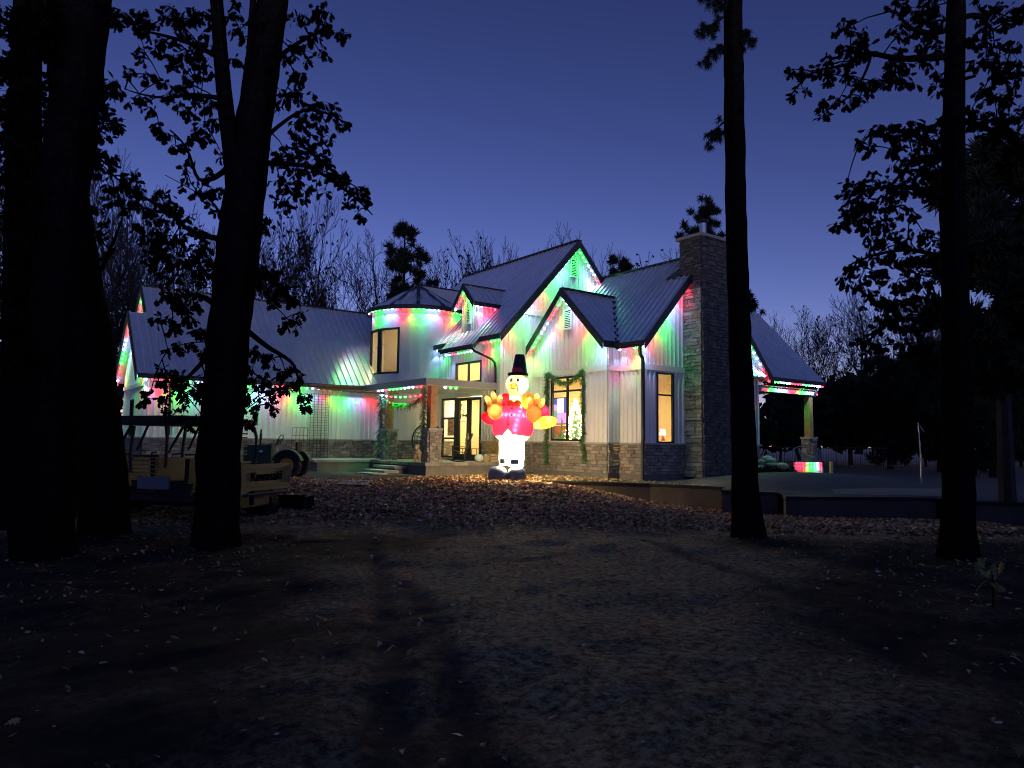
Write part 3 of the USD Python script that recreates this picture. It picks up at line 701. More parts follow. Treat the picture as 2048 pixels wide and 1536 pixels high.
# dormer
DXf, DY, DW = 17.5, 26.62, .55
zD = lambda y: 8.47-1.05*abs(y-DY)
wall(np.array([DXf, 0, 0]), EY, NA, [(DY-DW, 6.30), (DY+DW, 6.30), (DY+DW, zD(DY+DW)-.1), (DY, zD(DY)-.1), (DY-DW, zD(DY-DW)-.1)], ribs=.18, name='dormer_wall')
for s in (-1, 1):
    wall(np.array([0, DY+s*DW, 0]), EX, EY*s, [(DXf, zM(DXf)-.05), (DXf, 7.8), (18.85, 7.8)], name='dormer_wall')
    ye = DY+s*(DW+.30); xb = lambda z: 21.35-(10.55-z)/1.08
    roof_slope([(DXf-.32, ye, zD(ye)), (xb(zD(ye)), ye, zD(ye)), (xb(8.47), DY, 8.47), (DXf-.32, DY, 8.47)], (0, -s, 1))
    fascia((DXf-.35, ye, zD(ye)), (DXf-.35, DY, 8.47), h=.22, out=-EX)
    fascia((DXf-.32, ye, zD(ye)), (xb(zD(ye)), ye, zD(ye)), h=.13, out=EY*s)
part(house, 'ridge_cap', beam((DXf-.36, DY, 8.50), (19.5, DY, 8.50), .18, .05), 'dark_metal')
part(house, 'dormer_flashing', obox((DXf, 0, 0), EY, EZ, NA, DY-DW-.08, DY+DW+.08, 6.27, 6.36, .02, .06), 'trim')
def vent(O, eu, n, u0, u1, v0, v1):
    f = MB(); t = .05
    f.add(obox(O, eu, EZ, n, u0, u0+t, v0, v1, .03, .085)).add(obox(O, eu, EZ, n, u1-t, u1, v0, v1, .03, .085)).add(obox(O, eu, EZ, n, u0+t, u1-t, v0, v0+t, .03, .085)).add(obox(O, eu, EZ, n, u0+t, u1-t, v1-t, v1, .03, .085))
    p = part(house, 'louvre_vent', f, 'white_paint')
    part(p, 'vent_back', obox(O, eu, EZ, n, u0+t, u1-t, v0+t, v1-t, .034, .038), 'black')
    k = 0; z = v0+t
    while z < v1-t-.03:
        V, F = obox(O, eu, EZ, n, u0+t, u1-t, z, z+.022, .04, .075); V[[0, 1, 2, 3]] += EZ*.02
        part(p, 'slat', (V, F), 'white_paint'); z += .072
vent(np.array([DXf, 0, 0]), EY, NA, DY-.17, DY+.17, 6.75, 7.72)
vent(OA, EY, NA, 21.85-.24, 21.85+.24, 6.12, 6.95)
vent(OM, EX, NS, 21.16, 21.58, 8.98, 9.86)
# left wing roof
ye0 = 30.62
roof_slope([(5.75, 33.0, zL(33.0)), (5.75, 34.7, 8.16), (17.6, 34.7, 8.16), (17.6, 33.24, zL(33.24)), (16.35, 32.98, zL(32.98)), (15.52, 32.15, zL(32.15)), (15.22, 31.25, zL(31.25)), (15.22, ye0, zL(ye0)), (5.75, ye0, zL(ye0))], (0, 1, 1.02))
roof_slope([(5.75, 38.4, zL(38.4)), (17.6, 38.4, zL(38.4)), (17.6, 34.7, 8.16), (5.75, 34.7, 8.16)], (0, -1, 1.02))
roof_slope([(5.08, ye0, zL1(ye0)+.02), (5.75, ye0, zL1(ye0)+.02), (6.2, 33.3, 6.77), (5.08, 33.3, 6.77)], (0, 1, 1.02))
roof_slope([(5.08, 36.0, zL1(36.0)+.02), (6.2, 36.0, zL1(36.0)+.02), (6.2, 33.3, 6.77), (5.08, 33.3, 6.77)], (0, -1, 1.02))
fascia((5.05, ye0, zL1(ye0)), (5.05, 33.3, 6.77), out=-EX); fascia((5.05, 36.0, zL1(36.0)), (5.05, 33.3, 6.77), out=-EX)
fascia((5.72, 32.6, zL(32.6)), (5.72, 34.7, 8.16), out=-EX); fascia((5.72, 38.4, zL(38.4)), (5.72, 34.7, 8.16), out=-EX)
fascia((5.08, ye0-.01, zL(ye0)), (15.2, ye0-.01, zL(ye0)), h=.13, out=-EY)
part(house, 'ridge_cap', beam((5.7, 34.7, 8.19), (17.5, 34.7, 8.19), .24, .05), 'dark_metal')
part(house, 'wall_conduit', tube([(XLL+.9, YL-.05, 3.9), (XLL+.92, YL-.05, 1.7)], .05, 6), 'black')
# right porch: roof, posts
zP = lambda y: 4.44+1.05*(y-YRf)
roof_slope([(25.6, YRf, zP(YRf)), (31.4, YRf, zP(YRf)), (31.4, 22.6, zP(22.6)), (23.2, 22.6, zP(22.6))], (0, 1, 1.05))
roof_slope([(25.6, 27.2, zP(YRf)), (31.4, 27.2, zP(YRf)), (31.4, 22.6, zP(22.6)), (23.2, 22.6, zP(22.6))], (0, -1, 1.05))
fascia((27.35, YRf-.02, zP(YRf)), (31.4, YRf-.02, zP(YRf)), h=.12, out=-EY); fascia((31.42, YRf, zP(YRf)), (31.42, 22.6, zP(22.6)), h=.2, out=EX)
part(house, 'ridge_cap', beam((27, 22.6, zP(22.6)+.03), (31.45, 22.6, zP(22.6)+.03), .24, .05), 'dark_metal')
part(house, 'porch_ceiling', bx(26.85, 31.2, 18.2, 26, 4.10, 4.14), 'wood')
part(house, 'porch_beam', bx(26.85, 31.2, 18.26, 18.5, 3.88, 4.10), 'trim')
def porch_post(x, y, z0, ztop, m, w=.15, pz=2.02, pw=.27):
    p = part(house, 'porch_post', bx(x-w, x+w, y-w, y+w, pz+.08, ztop), m)
    part(p, 'pier_cap', bx(x-pw-.06, x+pw+.06, y-pw-.06, y+pw+.06, pz, pz+.09), 'concrete')
    c = part(p, 'pier_core', bx(x-pw+.02, x+pw-.02, y-pw+.02, y+pw-.02, z0, pz), 'mortar')
    bs = []
    for k, (O, eu, n) in enumerate((((x-pw, y-pw, 0), EY, -EX), ((x-pw, y-pw, 0), EX, -EY), ((x+pw, y-pw, 0), EY, EX), ((x-pw, y+pw, 0), EX, EY))):
        bs += stones(np.array(O), eu, n, 2*pw, z0, pz, .08, .14, .16, .4, seed=int(x*31+y*7)+k)
    for q in range(4):
        mb = MB()
        for b in bs[q::4]: mb.add(b)
        part(p, 'stonework', mb, f'stone{q}', kind='stuff')
porch_post(30.75, 18.46, .45, 4.0, 'wood', .14, 1.9, .22)
part(house, 'porch_floor', bx(26.9, 31.3, 18.1, 26, .2, .62), 'concrete')
# entry porch: flat slab roof, deck, posts, steps
SX0, SY0, SY1 = 13.97, 24.16, 29.7
part(house, 'porch_slab_roof', bx(SX0, XM-.07, SY0, SY1, 3.77, 3.99), 'dark_metal')
part(house, 'porch_ceiling', bx(SX0+.05, XM-.06, SY0+.05, SY1-.05, 3.735, 3.768), 'soffit')
mat('slab_grey', (.30, .31, .31), .5)
part(house, 'slab_fascia', MB().add(bx(SX0-.03, SX0, SY0-.03, SY1, 3.75, 4.0)).add(bx(SX0, XM-.05, SY0-.03, SY0, 3.75, 4.0)), 'slab_grey')
porch_post(14.45, 24.50, .76, 3.735, 'cedar', .145, 2.0, .26)
porch_post(14.45, 28.10, .76, 3.735, 'cedar', .145, 2.0, .26)
# timber link roof between turret porch and left wing
for k in range(5):
    part(house, 'timber_beam', beam((12.6+.35*k, 30.6-.05*k, 3.86-.02*k), (14.4+.3*k, 29.3+.03*k, 3.86-.02*k), .10, .16), 'wood')
part(house, 'timber_soffit', (np.array([(11.9, 30.95, 3.80), (15.3, 30.95, 3.80), (15.3, 29.2, 3.74), (13.95, 29.2, 3.74), (11.9, 30.95, 3.90), (15.3, 30.95, 3.90), (15.3, 29.2, 3.80), (13.95, 29.2, 3.80)]), np.array([[0, 1, 2], [0, 2, 3], [4, 6, 5], [4, 7, 6], [0, 3, 7], [0, 7, 4], [3, 2, 6], [3, 6, 7]])), 'wood')
part(house, 'link_fascia', beam((11.8, 30.62, 3.97), (13.98, 29.4, 3.93), .04, .09), 'wood')
deck = MB().add(bx(13.85, XM, 23.85, 31.0, .1, .68))
part(house, 'deck_foundation', deck, 'foundation')
part(house, 'deck_foundation', bx(11.4, 13.84, 28.3, 31.0, .1, .68), 'foundation')
# cap stones round the deck edge
for k in range(6):
    L = (XM+.2-13.7)/6; part(house, 'cap_stone', bx(13.72+k*L+.006, 13.72+(k+1)*L-.006, 23.70, 24.02, .66, .775), f'stone{k%4}')
for k in range(9):
    L = (28.25-24.03)/9; part(house, 'cap_stone', bx(13.70, 14.02, 24.03+k*L+.006, 24.03+(k+1)*L-.006, .66, .775), f'stone{k%4}')
part(house, 'deck_floor', bx(14.03, XM, 24.03, 31.0, .68, .762), 'concrete'); part(house, 'deck_floor', bx(11.25, 14.02, 28.26, 31.0, .681, .765), 'concrete')
st = thing('porch_steps', 'three broad concrete steps up to the entry porch', 'steps', (12.6, 26, .3))
for k, (x0, y0, y1, z) in enumerate(((13.30, 25.3, 27.2, .60), (12.72, 25.0, 26.8, .45), (12.1, 24.7, 26.3, .36))):
    part(st, 'tread', bx(x0, 13.83 if k == 0 else x0+.62, y0, y1, z-.09, z), 'concrete'); part(st, 'riser', bx(x0+.04, 13.80 if k == 0 else x0+.60, y0+.02, y1-.02, .1, z-.09), 'foundation')
solo('walkway', MB().add((np.array([(*on_z(560, 966, .33)[:2], .34), (*on_z(735, 970, .33)[:2], .34), (*on_z(745, 961, .33)[:2], .34), (*on_z(575, 958, .33)[:2], .34)]), np.array([[0, 1, 2], [0, 2, 3]]))), 'concrete', kind='structure')
# downspouts
def downspout(pts, r=.055, name='downspout'): part(house, name, tube(pts, r, 8), 'dark_metal', smooth=40)
downspout([(19.36, 18.16, 5.14), (19.38, 18.2, 5.0), (19.45, 18.24, 4.84), (19.60, 18.27, 4.70), (19.63, 18.28, 4.55), (19.64, 18.28, 1.8), (19.56, 18.24, 1.5), (19.56, 18.24, .3)], .07)
downspout([(16.72, 25.22, 5.5), (16.8, 25.1, 5.36), (17.1, 24.75, 5.15), (17.27, 24.5, 5.0), (17.31, 24.36, 4.85), (17.31, 24.3, 4.6), (17.31, 24.3, .9)], .05)
downspout([(31.2, 18.1, 4.35), (31.1, 18.15, 4.2), (30.95, 18.2, 4.05), (30.92, 18.25, 3.8)], .05)
part(house, 'corner_post_trim', bx(18.98, 19.10, 24.12, 24.2, .3, 4.9), 'wood')
# ------------------------------------------------------------------ strings of roofline bulbs
_dome = trimesh.creation.icosphere(subdivisions=2)
def half_dome(r):
    v = np.array(_dome.vertices); f = np.array(_dome.faces)
    keep = (v[f].mean(1)[:, 2] < .02); f = f[keep]; used = np.unique(f); ix = -np.ones(len(v), int); ix[used] = np.arange(len(used))
    v = v[used].copy(); v[:, 2] = np.minimum(v[:, 2], 0)*1.15
    return v*r, ix[f]
DOME = half_dome(.054)
BM = {'G': 'bulb_green', 'R': 'bulb_red', 'W': 'bulb_white'}
BL = {'G': 'green bulb', 'R': 'red bulb', 'W': 'white bulb'}
def beam_light(t, p, c, r, wall=None, cone=46.):
    l = UsdLux.SphereLight.Define(stage, numbered(t+'/bulb_beam')); l.CreateRadiusAttr(.03); l.CreateIntensityAttr(SPOT*r*r*r*(.62 if c == 'W' else 1.)); l.CreateColorAttr(Gf.Vec3f(*BC[c]))
    q = np.asarray(p)-LOC[t]-EZ*.06
    d = -EZ+(0 if wall is None else np.asarray(wall, float)*.16); d = d/np.linalg.norm(d); a = np.cross(d, [.3, .9, .1]); a /= np.linalg.norm(a); b = np.cross(-d, a)
    l.AddTransformOp().Set(Gf.Matrix4d(*a, 0, *b, 0, *(-d), 0, *q, 1))
    s = UsdLux.ShapingAPI.Apply(l.GetPrim()); s.CreateShapingConeAngleAttr(cone); s.CreateShapingConeSoftnessAttr(.4)
def light_string(label, path, seq, track=True, r=1., wall=None):
    """bulbs spread evenly along the polyline, one letter of seq each"""
    P = np.array(path, float); seg = np.linalg.norm(np.diff(P, axis=0), axis=1); s = np.r_[0, np.cumsum(seg)]
    t = thing('light_string', label, 'string lights', P[0], group='strings of coloured bulbs along the roof edges')
    tr = MB()
    if track:
        for a, b in zip(P[:-1], P[1:]): tr.add(beam(a+EZ*.03, b+EZ*.03, .05, .03))
    else: tr.add(tube(P+EZ*.02, .008, 5))
    part(t, 'track' if track else 'wire', tr, 'white_paint' if track else 'plastic')
    for k, c in enumerate(seq):
        d = s[-1]*(k+.5)/len(seq); p = np.array([np.interp(d, s, P[:, q]) for q in range(3)])
        V, F = DOME
        part(t, 'bulb', (V*r+p, F), BM[c], label=BL[c]); beam_light(t, p, c, r, wall)
def rake(label, a, b, seq, inn, drop=.25):
    """under the soffit just behind the fascia; a = top, b = bottom of the roof line"""
    o = np.array(inn)*.07-EZ*drop
    light_string(label, [np.array(a)+o, np.array(b)+o], seq, wall=inn)
rake('bulb string up the left rake of the front gable above the turkey', (XAf, 21.80, 7.66), (XAf, 24.02, zA(24.02)), 'GGRRRWWWGGGR', EX)
rake('bulb string hidden behind the right rake of the front gable above the turkey', (XAf, 21.9, 7.66), (XAf, 19.5, zA(19.5)), 'WWWRRRGGGWWW', EX)
rake('bulb string down the right rake of the tallest gable', (21.42, YMf, 10.44), (22.75, YMf, zM(22.75)), 'GGGWWWRR', EY, .28)
rake('bulb string behind the long left rake of the tallest gable', (21.28, YMf, 10.44), (17.2, YMf, zM(17.2)), 'GGWWWGGGRRRWWWGGGRRRW', EY, .28)
rake('bulb string behind the left rake of the chimney gable', (22.0, YRf, zR(22.0)-.02), (19.5, YRf, zR(19.5)), 'RRWWWGGGRRRWW', EY)
rake('bulb string down the right rake of the chimney gable, beyond the pine trunk', (23.95, YRf, zR(23.95)), (27.25, YRf, zR(27.25)), 'WWWGGGRGGGWWWRRR', EY)
light_string('bulb string along the eave of the right porch', [(27.45, YRf+.03, 4.30), (31.35, YRf+.03, 4.30)], 'GGWWWWRRRRGGGWWWWR', wall=EY)
light_string('short bulb string over the inner corner beside the downspout', [(19.50, 19.42, 5.13), (19.50, 18.08, 5.13)], 'WRRRGGW', wall=EX)
light_string('short bulb string on the stepped eave left of the tall gable wall', [(xm+.08, 25.10, zM(xm)-.2), (xm+.08, YMf+.05, zM(xm)-.2)], 'RRGGG', wall=EX)
light_string('bulb string behind the gutter below the dormer', [(xm2+.16, p_ext1-.05, zM(xm2)-.2), (xm2+.16, p_ext0+.05, zM(xm2)-.2)], 'WWRRGGGWWR', wall=EX)
light_string('two bulbs on the short eave between turret and dormer roof', [(xm+.05, 28.9, zM(xm)-.2), (xm+.05, p_ext1+.2, zM(xm)-.2)], 'WG', wall=EX)
rake('bulb string on the left rake of the small dormer', (DXf-.32, DY+.03, 8.42), (DXf-.32, DY+DW+.28, zD(DY+DW+.28)), 'GRRRW', EX, .2)
rake('bulb string behind the right rake of the small dormer', (DXf-.32, DY-.05, 8.40), (DXf-.32, DY-DW-.25, zD(DY-DW-.25)), 'GGWR', EX, .2)
light_string('bulb string along the side eave of the small dormer', [(DXf-.2, DY-DW-.2, 7.47), (18.45, DY-DW-.2, 7.47)], 'WWRRR', wall=EY)
tseq = 'WRGGGWWWRRRGGGWWWRRRGG'
tang = [math.asin(max(-1, min(1, x))) for x in np.array([-98, -96.5, -90, -83, -75.5, -66, -59, -50, -39.5, -29, -18.5, -8.5, 2, 11, 22, 31, 40.5, 50, 60, 69, 78, 86])/101]
def turret_string():
    t = thing('light_string', 'ring of red, green and white bulbs under the round turret eave', 'string lights', tp(0, 2.4, 7.6), group='strings of coloured bulbs along the roof edges')
    part(t, 'track', lathe([(2.37, 7.655), (2.41, 7.655), (2.41, 7.68), (2.37, 7.68), (2.37, 7.655)], 48, (*TC, 0)), 'white_paint')
    for a, c in zip(tang, tseq): part(t, 'bulb', (DOME[0]+tp(a, 2.39, 7.65), DOME[1]), BM[c], label=BL[c]); beam_light(t, tp(a, 2.39, 7.65), c, 1., -np.array([math.cos(TA0+a), math.sin(TA0+a), 0]))
turret_string()
light_string('long bulb string along the eave of the low left wing', [(5.25, 30.70, 3.84), (15.1, 30.70, 3.84)], 'WRRRGGGWWWRRRGGGWWWRRRGGGWWRRGGGWWWRR', wall=EY)
rake('bulb string on the far rake of the lower left-wing gable', (5.08, 33.33, 6.72), (5.08, 35.95, zL1(35.95)), 'GRRRWWWGGGRRRWR', EX)
rake('bulb string behind the near rake of the lower left-wing gable', (5.08, 33.25, 6.70), (5.08, 30.7, zL1(30.7)), 'GGRWWWGGGRRGW', EX)
rake('bulb string on the far rake of the upper left-wing gable peak', (5.75, 34.73, 8.1), (5.75, 36.2, zL(36.2)), 'GGRRRWW', EX)
rake('bulb string behind the near rake of the upper left-wing gable peak', (5.75, 34.66, 8.1), (5.75, 33.1, zL(33.1)), 'GRRWWW', EX)
light_string('straight bulb string under the flat porch roof edge', [(SX0+.06, 28.45, 3.72), (SX0+.06, 24.5, 3.72)], 'WWRGGGGWWWRR')
light_string('sagging bulb string below the flat porch roof edge', [(SX0+.12, 28.3, 3.55), (SX0+.12, 27.4, 3.44), (SX0+.12, 26.4, 3.38), (SX0+.12, 25.4, 3.37), (SX0+.12, 24.6, 3.42)], 'WWRGGGRRR', track=False)
light_string('three bulbs under the porch roof right of the corner post', [(14.75, SY0+.1, 3.70), (15.5, SY0+.1, 3.70)], 'WGG')

# ------------------------------------------------------------------ evergreen garlands
def needles(path, r, n, ln=.09, seed=0, droop=.3, w=.012):
    rr = np.random.default_rng(seed); P = np.array(path, float); seg = np.linalg.norm(np.diff(P, axis=0), axis=1); s = np.r_[0, np.cumsum(seg)]
    d = rr.uniform(0, s[-1], n); c = np.stack([np.interp(d, s, P[:, k]) for k in range(3)], 1)
    dirs = rr.normal(size=(n, 3)); dirs /= np.linalg.norm(dirs, axis=1, keepdims=True); dirs[:, 2] -= droop
    a = c+dirs*r*rr.uniform(.0, .6, (n, 1)); b = a+dirs*ln*rr.uniform(.6, 1.4, (n, 1))
    side = np.cross(dirs, rr.normal(size=(n, 3))); side /= np.maximum(np.linalg.norm(side, axis=1, keepdims=True), 1e-9); side *= w
    V = np.stack([a-side, a+side, b+side*.5, b-side*.5], 1).reshape(-1, 3); i = np.arange(n)[:, None]*4
    return V, np.vstack([i+[0, 1, 2], i+[0, 2, 3]])
def garland(label, path, r, n, seed, ln=.10, droop=.3):
    t = thing('garland', label, 'garland', path[0])
    part(t, 'rope', tube(path, .02, 5), 'garland_green'); part(t, 'needles', needles(path, r, n, ln, seed, droop), 'garland_green', kind='stuff')
gx = XA-.13
sw = [(gx, 22.88-1.96*q, 4.42-.42*math.sin(PI*q)**.8) for q in np.linspace(0, 1, 13)]
garland('green garland framing the tall window beside the turkey', [(gx, 23.05+.04*math.sin(q*3), z) for q, z in enumerate(np.linspace(.75, 4.42, 12))]+sw+[(gx, 20.86+.03*math.sin(q*2.3)-max(0, (1.6-z))*.22, z) for q, z in enumerate(np.linspace(4.42, .95, 12))], .085, 3300, 1, .12, .5)
garland('green garland wound down the left porch post', [(14.22, 28.40+.06*math.sin(q*1.7), z) for q, z in enumerate(np.linspace(3.7, .9, 14))], .12, 800, 2, .17, .8)
garland('green garland wound down the corner porch post', [(14.20, 24.72+.05*math.sin(q*1.4), z) for q, z in enumerate(np.linspace(3.7, .9, 14))], .10, 800, 3, .14, .8)
garland('green swag hanging between the two porch posts', [(14.15, 28.1-3.4*q, 3.36-.28*math.sin(PI*q)) for q in np.linspace(0, 1, 12)], .07, 700, 4, .13, .9)

# ------------------------------------------------------------------ inflatable turkey
TK = np.array(at(1022, 957, 24.1)); TK[2] = .33
def turkey():
    S = .003268                                  # metres per pixel of the enlarged view it was measured in
    t = thing('inflatable_turkey', 'giant glowing inflatable turkey in red waistcoat and black pilgrim hat', 'inflatable', TK, rotz=-math.atan2(.6, .8))
    LOC[t] = np.zeros(3)
    X = lambda px: (px-660)*S
    Z = lambda py: (1412-py)*S
    def egg(cx, cy, cz, rx, ry, rz, taper=0., n=48, m=36, z0=-1, z1=1):
        V = []
        for j in range(m+1):
            th = -PI/2+PI*j/m; zz = math.sin(th); r = math.cos(th)
            k = 1-taper*zz
            for i in range(n):
                a = 2*PI*i/n; V.append((cx+rx*r*k*math.cos(a), cy+ry*r*k*math.sin(a), cz+rz*zz))
        F = []
        for j in range(m):
            for i in range(n):
                p, q = j*n+i, j*n+(i+1) % n; F += [[p, q, p+n], [q, q+n, p+n]]
        return np.array(V), np.array(F)
    def lamp(par, x, y, z, r=.05, m='cloth_lamp'): part(par, 'lamp', ell((x, y, z), r, 1), m, local=True)
    # legs and shoes
    for k, (x0, x1, yo) in enumerate(((535, 625, .05), (627, 790, -.04))):
        c, r = X((x0+x1)/2), (x1-x0)/2*S
        lg = part(t, 'leg', lathe([(r*.96, Z(1268)), (r*1.0, Z(1200)), (r*1.02, Z(1120)), (r*.98, Z(1010))], 28, (c, yo, 0)), 'cloth_leg', smooth=True, local=True)
        b0 = (540, 602) if k == 0 else (652, 738)
        bc = X(sum(b0)/2); bw = (b0[1]-b0[0])/2*S
        B = []
        nn = 10
        for q in range(nn+1):
            xx = bc-bw+2*bw*q/nn; yy = yo-math.sqrt(max(1e-4, (r*1.03)**2-(xx-c)**2))
            B += [(xx, yy-.012, Z(1246)), (xx, yy-.012, Z(1198))]
        part(t, 'gaiter_buckle', (np.array(B), np.array([f for q in range(nn) for f in ([2*q, 2*q+2, 2*q+1], [2*q+1, 2*q+2, 2*q+3])])), 'steel', local=True)
    for x0, x1, yo, top in ((428, 622, -.12, 1258), (622, 812, -.22, 1262)):
        c = X((x0+x1)/2); rx = (x1-x0)/2*S
        V, F = ell((0, 0, 0), (1, 1, 1), 3); V = V.copy(); V[:, 2] = np.where(V[:, 2] < 0, np.maximum(V[:, 2]*1.3, -.62), V[:, 2])
        V = np.sign(V)*np.abs(V)**.86
        V = V*np.array([rx*1.02, .42, (1415-top)/2*S*1.15])+np.array([c, yo, Z(1415)+(1415-top)/2*S*.72])
        part(t, 'shoe', (V, F), 'shoe', smooth=True, local=True)
    # body: cream below, red waistcoat above a notched hem
    n, m = 260, 200
    V, F = egg(X(672), 0, Z(838), 208*S, .62, 205*S, .16, n, m)
    C = V[F].mean(1); hem = Z(945)+.0*C[:, 0]
    front = C[:, 1] < .12
    dx = C[:, 0]-X(622)
    hem = np.where(front, Z(962)+np.clip(.20-np.abs(dx)*1.25, 0, .2)+.03*np.cos(C[:, 0]*4), Z(950))
    jac = C[:, 2] > hem
    def sub(mask):
        f = F[mask]; u = np.unique(f); ix = -np.ones(len(V), int); ix[u] = np.arange(len(u)); return V[u], ix[f]
    def surf(x, z):   # front of the body
        k = (z-Z(838))/(205*S); r = math.sqrt(max(0, 1-k*k))*(1-.16*k); e = max(0, 1-((x-X(672))/(208*S*max(r, .01)))**2)
        return -.62*r*math.sqrt(e)
    body = part(t, 'body', sub(~jac), 'cloth_cream', smooth=True, local=True)
    part(t, 'waistcoat', sub(jac), 'cloth_red', smooth=True, local=True)
    [lamp(body, X(u), min(-.05, surf(X(u), Z(v))+.05), Z(v), .038) for u, v in ((748, 680), (738, 722), (726, 765), (713, 810), (702, 858), (692, 905), (565, 760), (605, 758), (645, 758), (685, 760), (772, 765), (812, 770))]; lamp(body, X(700), -.30, Z(985), .018); lamp(body, X(560), -.1, Z(960), .018); lamp(body, X(680), .1, Z(850), .05)
    part(t, 'leg_seam', tube([(X(626), -.16, Z(v)) for v in (1040, 1100, 1180, 1255)], .014, 6), 'cloth_amber', local=True)
    for c_, r_ in ((580, 47), (708, 83)): part(t, 'leg_cuff', tube([(X(c_)+r_*S*1.02*math.cos(a), (.05 if c_ < 600 else -.04)+r_*S*1.02*math.sin(a), Z(1046)-.02*math.sin(a)) for a in np.linspace(0, 2*PI, 25)], .012, 5, False), 'cloth_amber', local=True)
    seam = [(X(u), surf(X(u), Z(v))-.012, Z(v)) for u, v in ((640, 690), (628, 740), (622, 800), (620, 850), (619, 888))]
    part(t, 'waistcoat_opening', tube(seam, .008, 5), 'hat_band', local=True)
    for u, v in ((658, 688), (655, 755), (632, 852)):
        part(t, 'button', ell((X(u), surf(X(u), Z(v))-.02, Z(v)), (.034, .02, .034), 2), 'hat_band', smooth=True, local=True)
    # neck, collar, head
    nk = part(t, 'neck', lathe([(70*S, Z(690)), (63*S, Z(620)), (60*S, Z(560)), (66*S, Z(500))], 28, (X(692), -.02, 0)), 'cloth_cream', smooth=True, local=True)
    lamp(nk, X(700), -.05, Z(600), .045)
    for u in (645, 716):
        arc = [(X(u)+.115*math.cos(a), -.27-.05*math.sin(a), Z(640)+.12*math.sin(a)) for a in np.linspace(.1, PI-.1, 9)]
        part(t, 'collar_flap', MB().add(ell((X(u), -.20, Z(634)), (.125, .11, .12), 2)).add(tube(arc, .012, 5)), 'cloth_amber', smooth=True, local=True)
    hd = part(t, 'head', ell((X(710), -.02, Z(440)), (117*S, .36, 108*S), 4), 'cloth_cream', smooth=True, local=True)
    lamp(hd, X(745), -.16, Z(450), .05); lamp(hd, X(650), -.12, Z(390), .03)
    fy = lambda u, v: -.02-.36*math.sqrt(max(0, 1-((u-710)/117)**2-((v-440)/108)**2))
    for u, v in ((648, 403), (713, 403)):
        part(t, 'eye', ell((X(u), fy(u, v)-.005, Z(v)), (.036, .02, .042), 2), 'hat', smooth=True, local=True)
        part(t, 'eye_white', ell((X(u)+.02, fy(u+6, v)-.0, Z(v-2)), (.06, .012, .07), 2), 'white_paint', smooth=True, local=True)
        part(t, 'brow', tube([(X(u+q), fy(u+q, v-26)-.01, Z(v-24-4*math.cos(q/12))) for q in (-18, -9, 0, 9, 18)], .006, 5), 'cloth_amber', local=True)
    part(t, 'beak', MB().add(ell((X(668), fy(672, 455)-.06, Z(462)), (.135, .14, .055), 3)).add(ell((X(668), fy(672, 480)-.04, Z(482)), (.10, .10, .035), 2)), 'cloth_yellow', smooth=True, local=True); lamp(t+'/beak', X(668), fy(672, 455)-.10, Z(462), .012)
    sn = [(X(640), fy(640, 440)-.02, Z(448)), (X(665), fy(665, 432)-.08, Z(434)), (X(700), fy(700, 440)-.05, Z(440)), (X(718), fy(718, 470)-.03, Z(470)), (X(714), fy(714, 500)-.03, Z(498)), (X(720), fy(720, 520)-.02, Z(522))]
    part(t, 'snood', tube(sn, [.012, .02, .022, .022, .026, .02], 8), 'cloth_amber', smooth=True, local=True)
    # hat
    ht = part(t, 'hat', MB().add(lathe([(.01, Z(128)), (45*S, Z(128)), (52*S, Z(150)), (66*S, Z(220)), (78*S, Z(318))], 32, (X(735), 0, 0))).add(lathe([(.02, Z(312)), (100*S, Z(318)), (108*S, Z(332)), (104*S, Z(348)), (60*S, Z(350))], 36, (X(718), 0, 0))), 'hat', smooth=40, local=True)
    v, f = lathe([(72.5*S, Z(268)), (80*S, Z(318))], 32, (X(732), 0, 0)); part(ht, 'hat_band', (v, f), 'hat_band', smooth=True, local=True)
    # arms with feather fingers
    def feather_hand(cx, cy, cz, s, m, ang, mir):
        h = MB()
        R = np.array([[math.cos(ang), 0, math.sin(ang)], [0, 1, 0], [-math.sin(ang), 0, math.cos(ang)]])
        for (x, z, rx, rz, rot) in ((0, -.02, .25, .34, 0), (-.15*mir, .27, .105, .24, -.25*mir), (.03*mir, .34, .11, .27, 0), (.20*mir, .24, .10, .22, .3*mir)):
            Rr = np.array([[math.cos(rot), 0, math.sin(rot)], [0, 1, 0], [-math.sin(rot), 0, math.cos(rot)]])
            V, F = ell((0, 0, 0), (rx*s, .13*s, rz*s), 3, Rr); h.add(((V+np.array([x*s, 0, z*s]))@R.T+np.array([cx, cy, cz]), F))
        p = part(t, 'wing_hand', h, m, smooth=True, local=True)
        for x, z in ((-.19*mir, .36), (.04*mir, .46), (.25*mir, .34)): v = np.array([x*s, -.04, z*s])@R.T+np.array([cx, cy, cz]); lamp(p, *v, .014)
        return p
    a1 = feather_hand(X(488), -.42, Z(700), 1.0, 'cloth_amber', -.18, 1); lamp(a1, X(490), -.36, Z(705), .025)
    a2 = feather_hand(X(888), -.40, Z(718), 1.0, 'cloth_amber', .22, -1); lamp(a2, X(885), -.34, Z(712), .018)
    # tail fan behind
    def lobe(u, v, ru, rv, y, rot, m, lamps):
        R = np.array([[math.cos(rot), 0, math.sin(rot)], [0, 1, 0], [-math.sin(rot), 0, math.cos(rot)]])
        V, F = ell((0, 0, 0), (ru*S, .2, rv*S), 3, R)
        p = part(t, 'tail_feather', (V+np.array([X(u), y, Z(v)]), F), m, smooth=True, local=True)
        for (lu, lv) in lamps: lamp(p, X(lu), y-.07, Z(lv), .035)
    lobe(430, 785, 88, 62, .16, .35, 'cloth_crimson', [(440, 790)]); lobe(600, 600, 62, 80, .34, -.15, 'cloth_crimson', [(600, 600)])
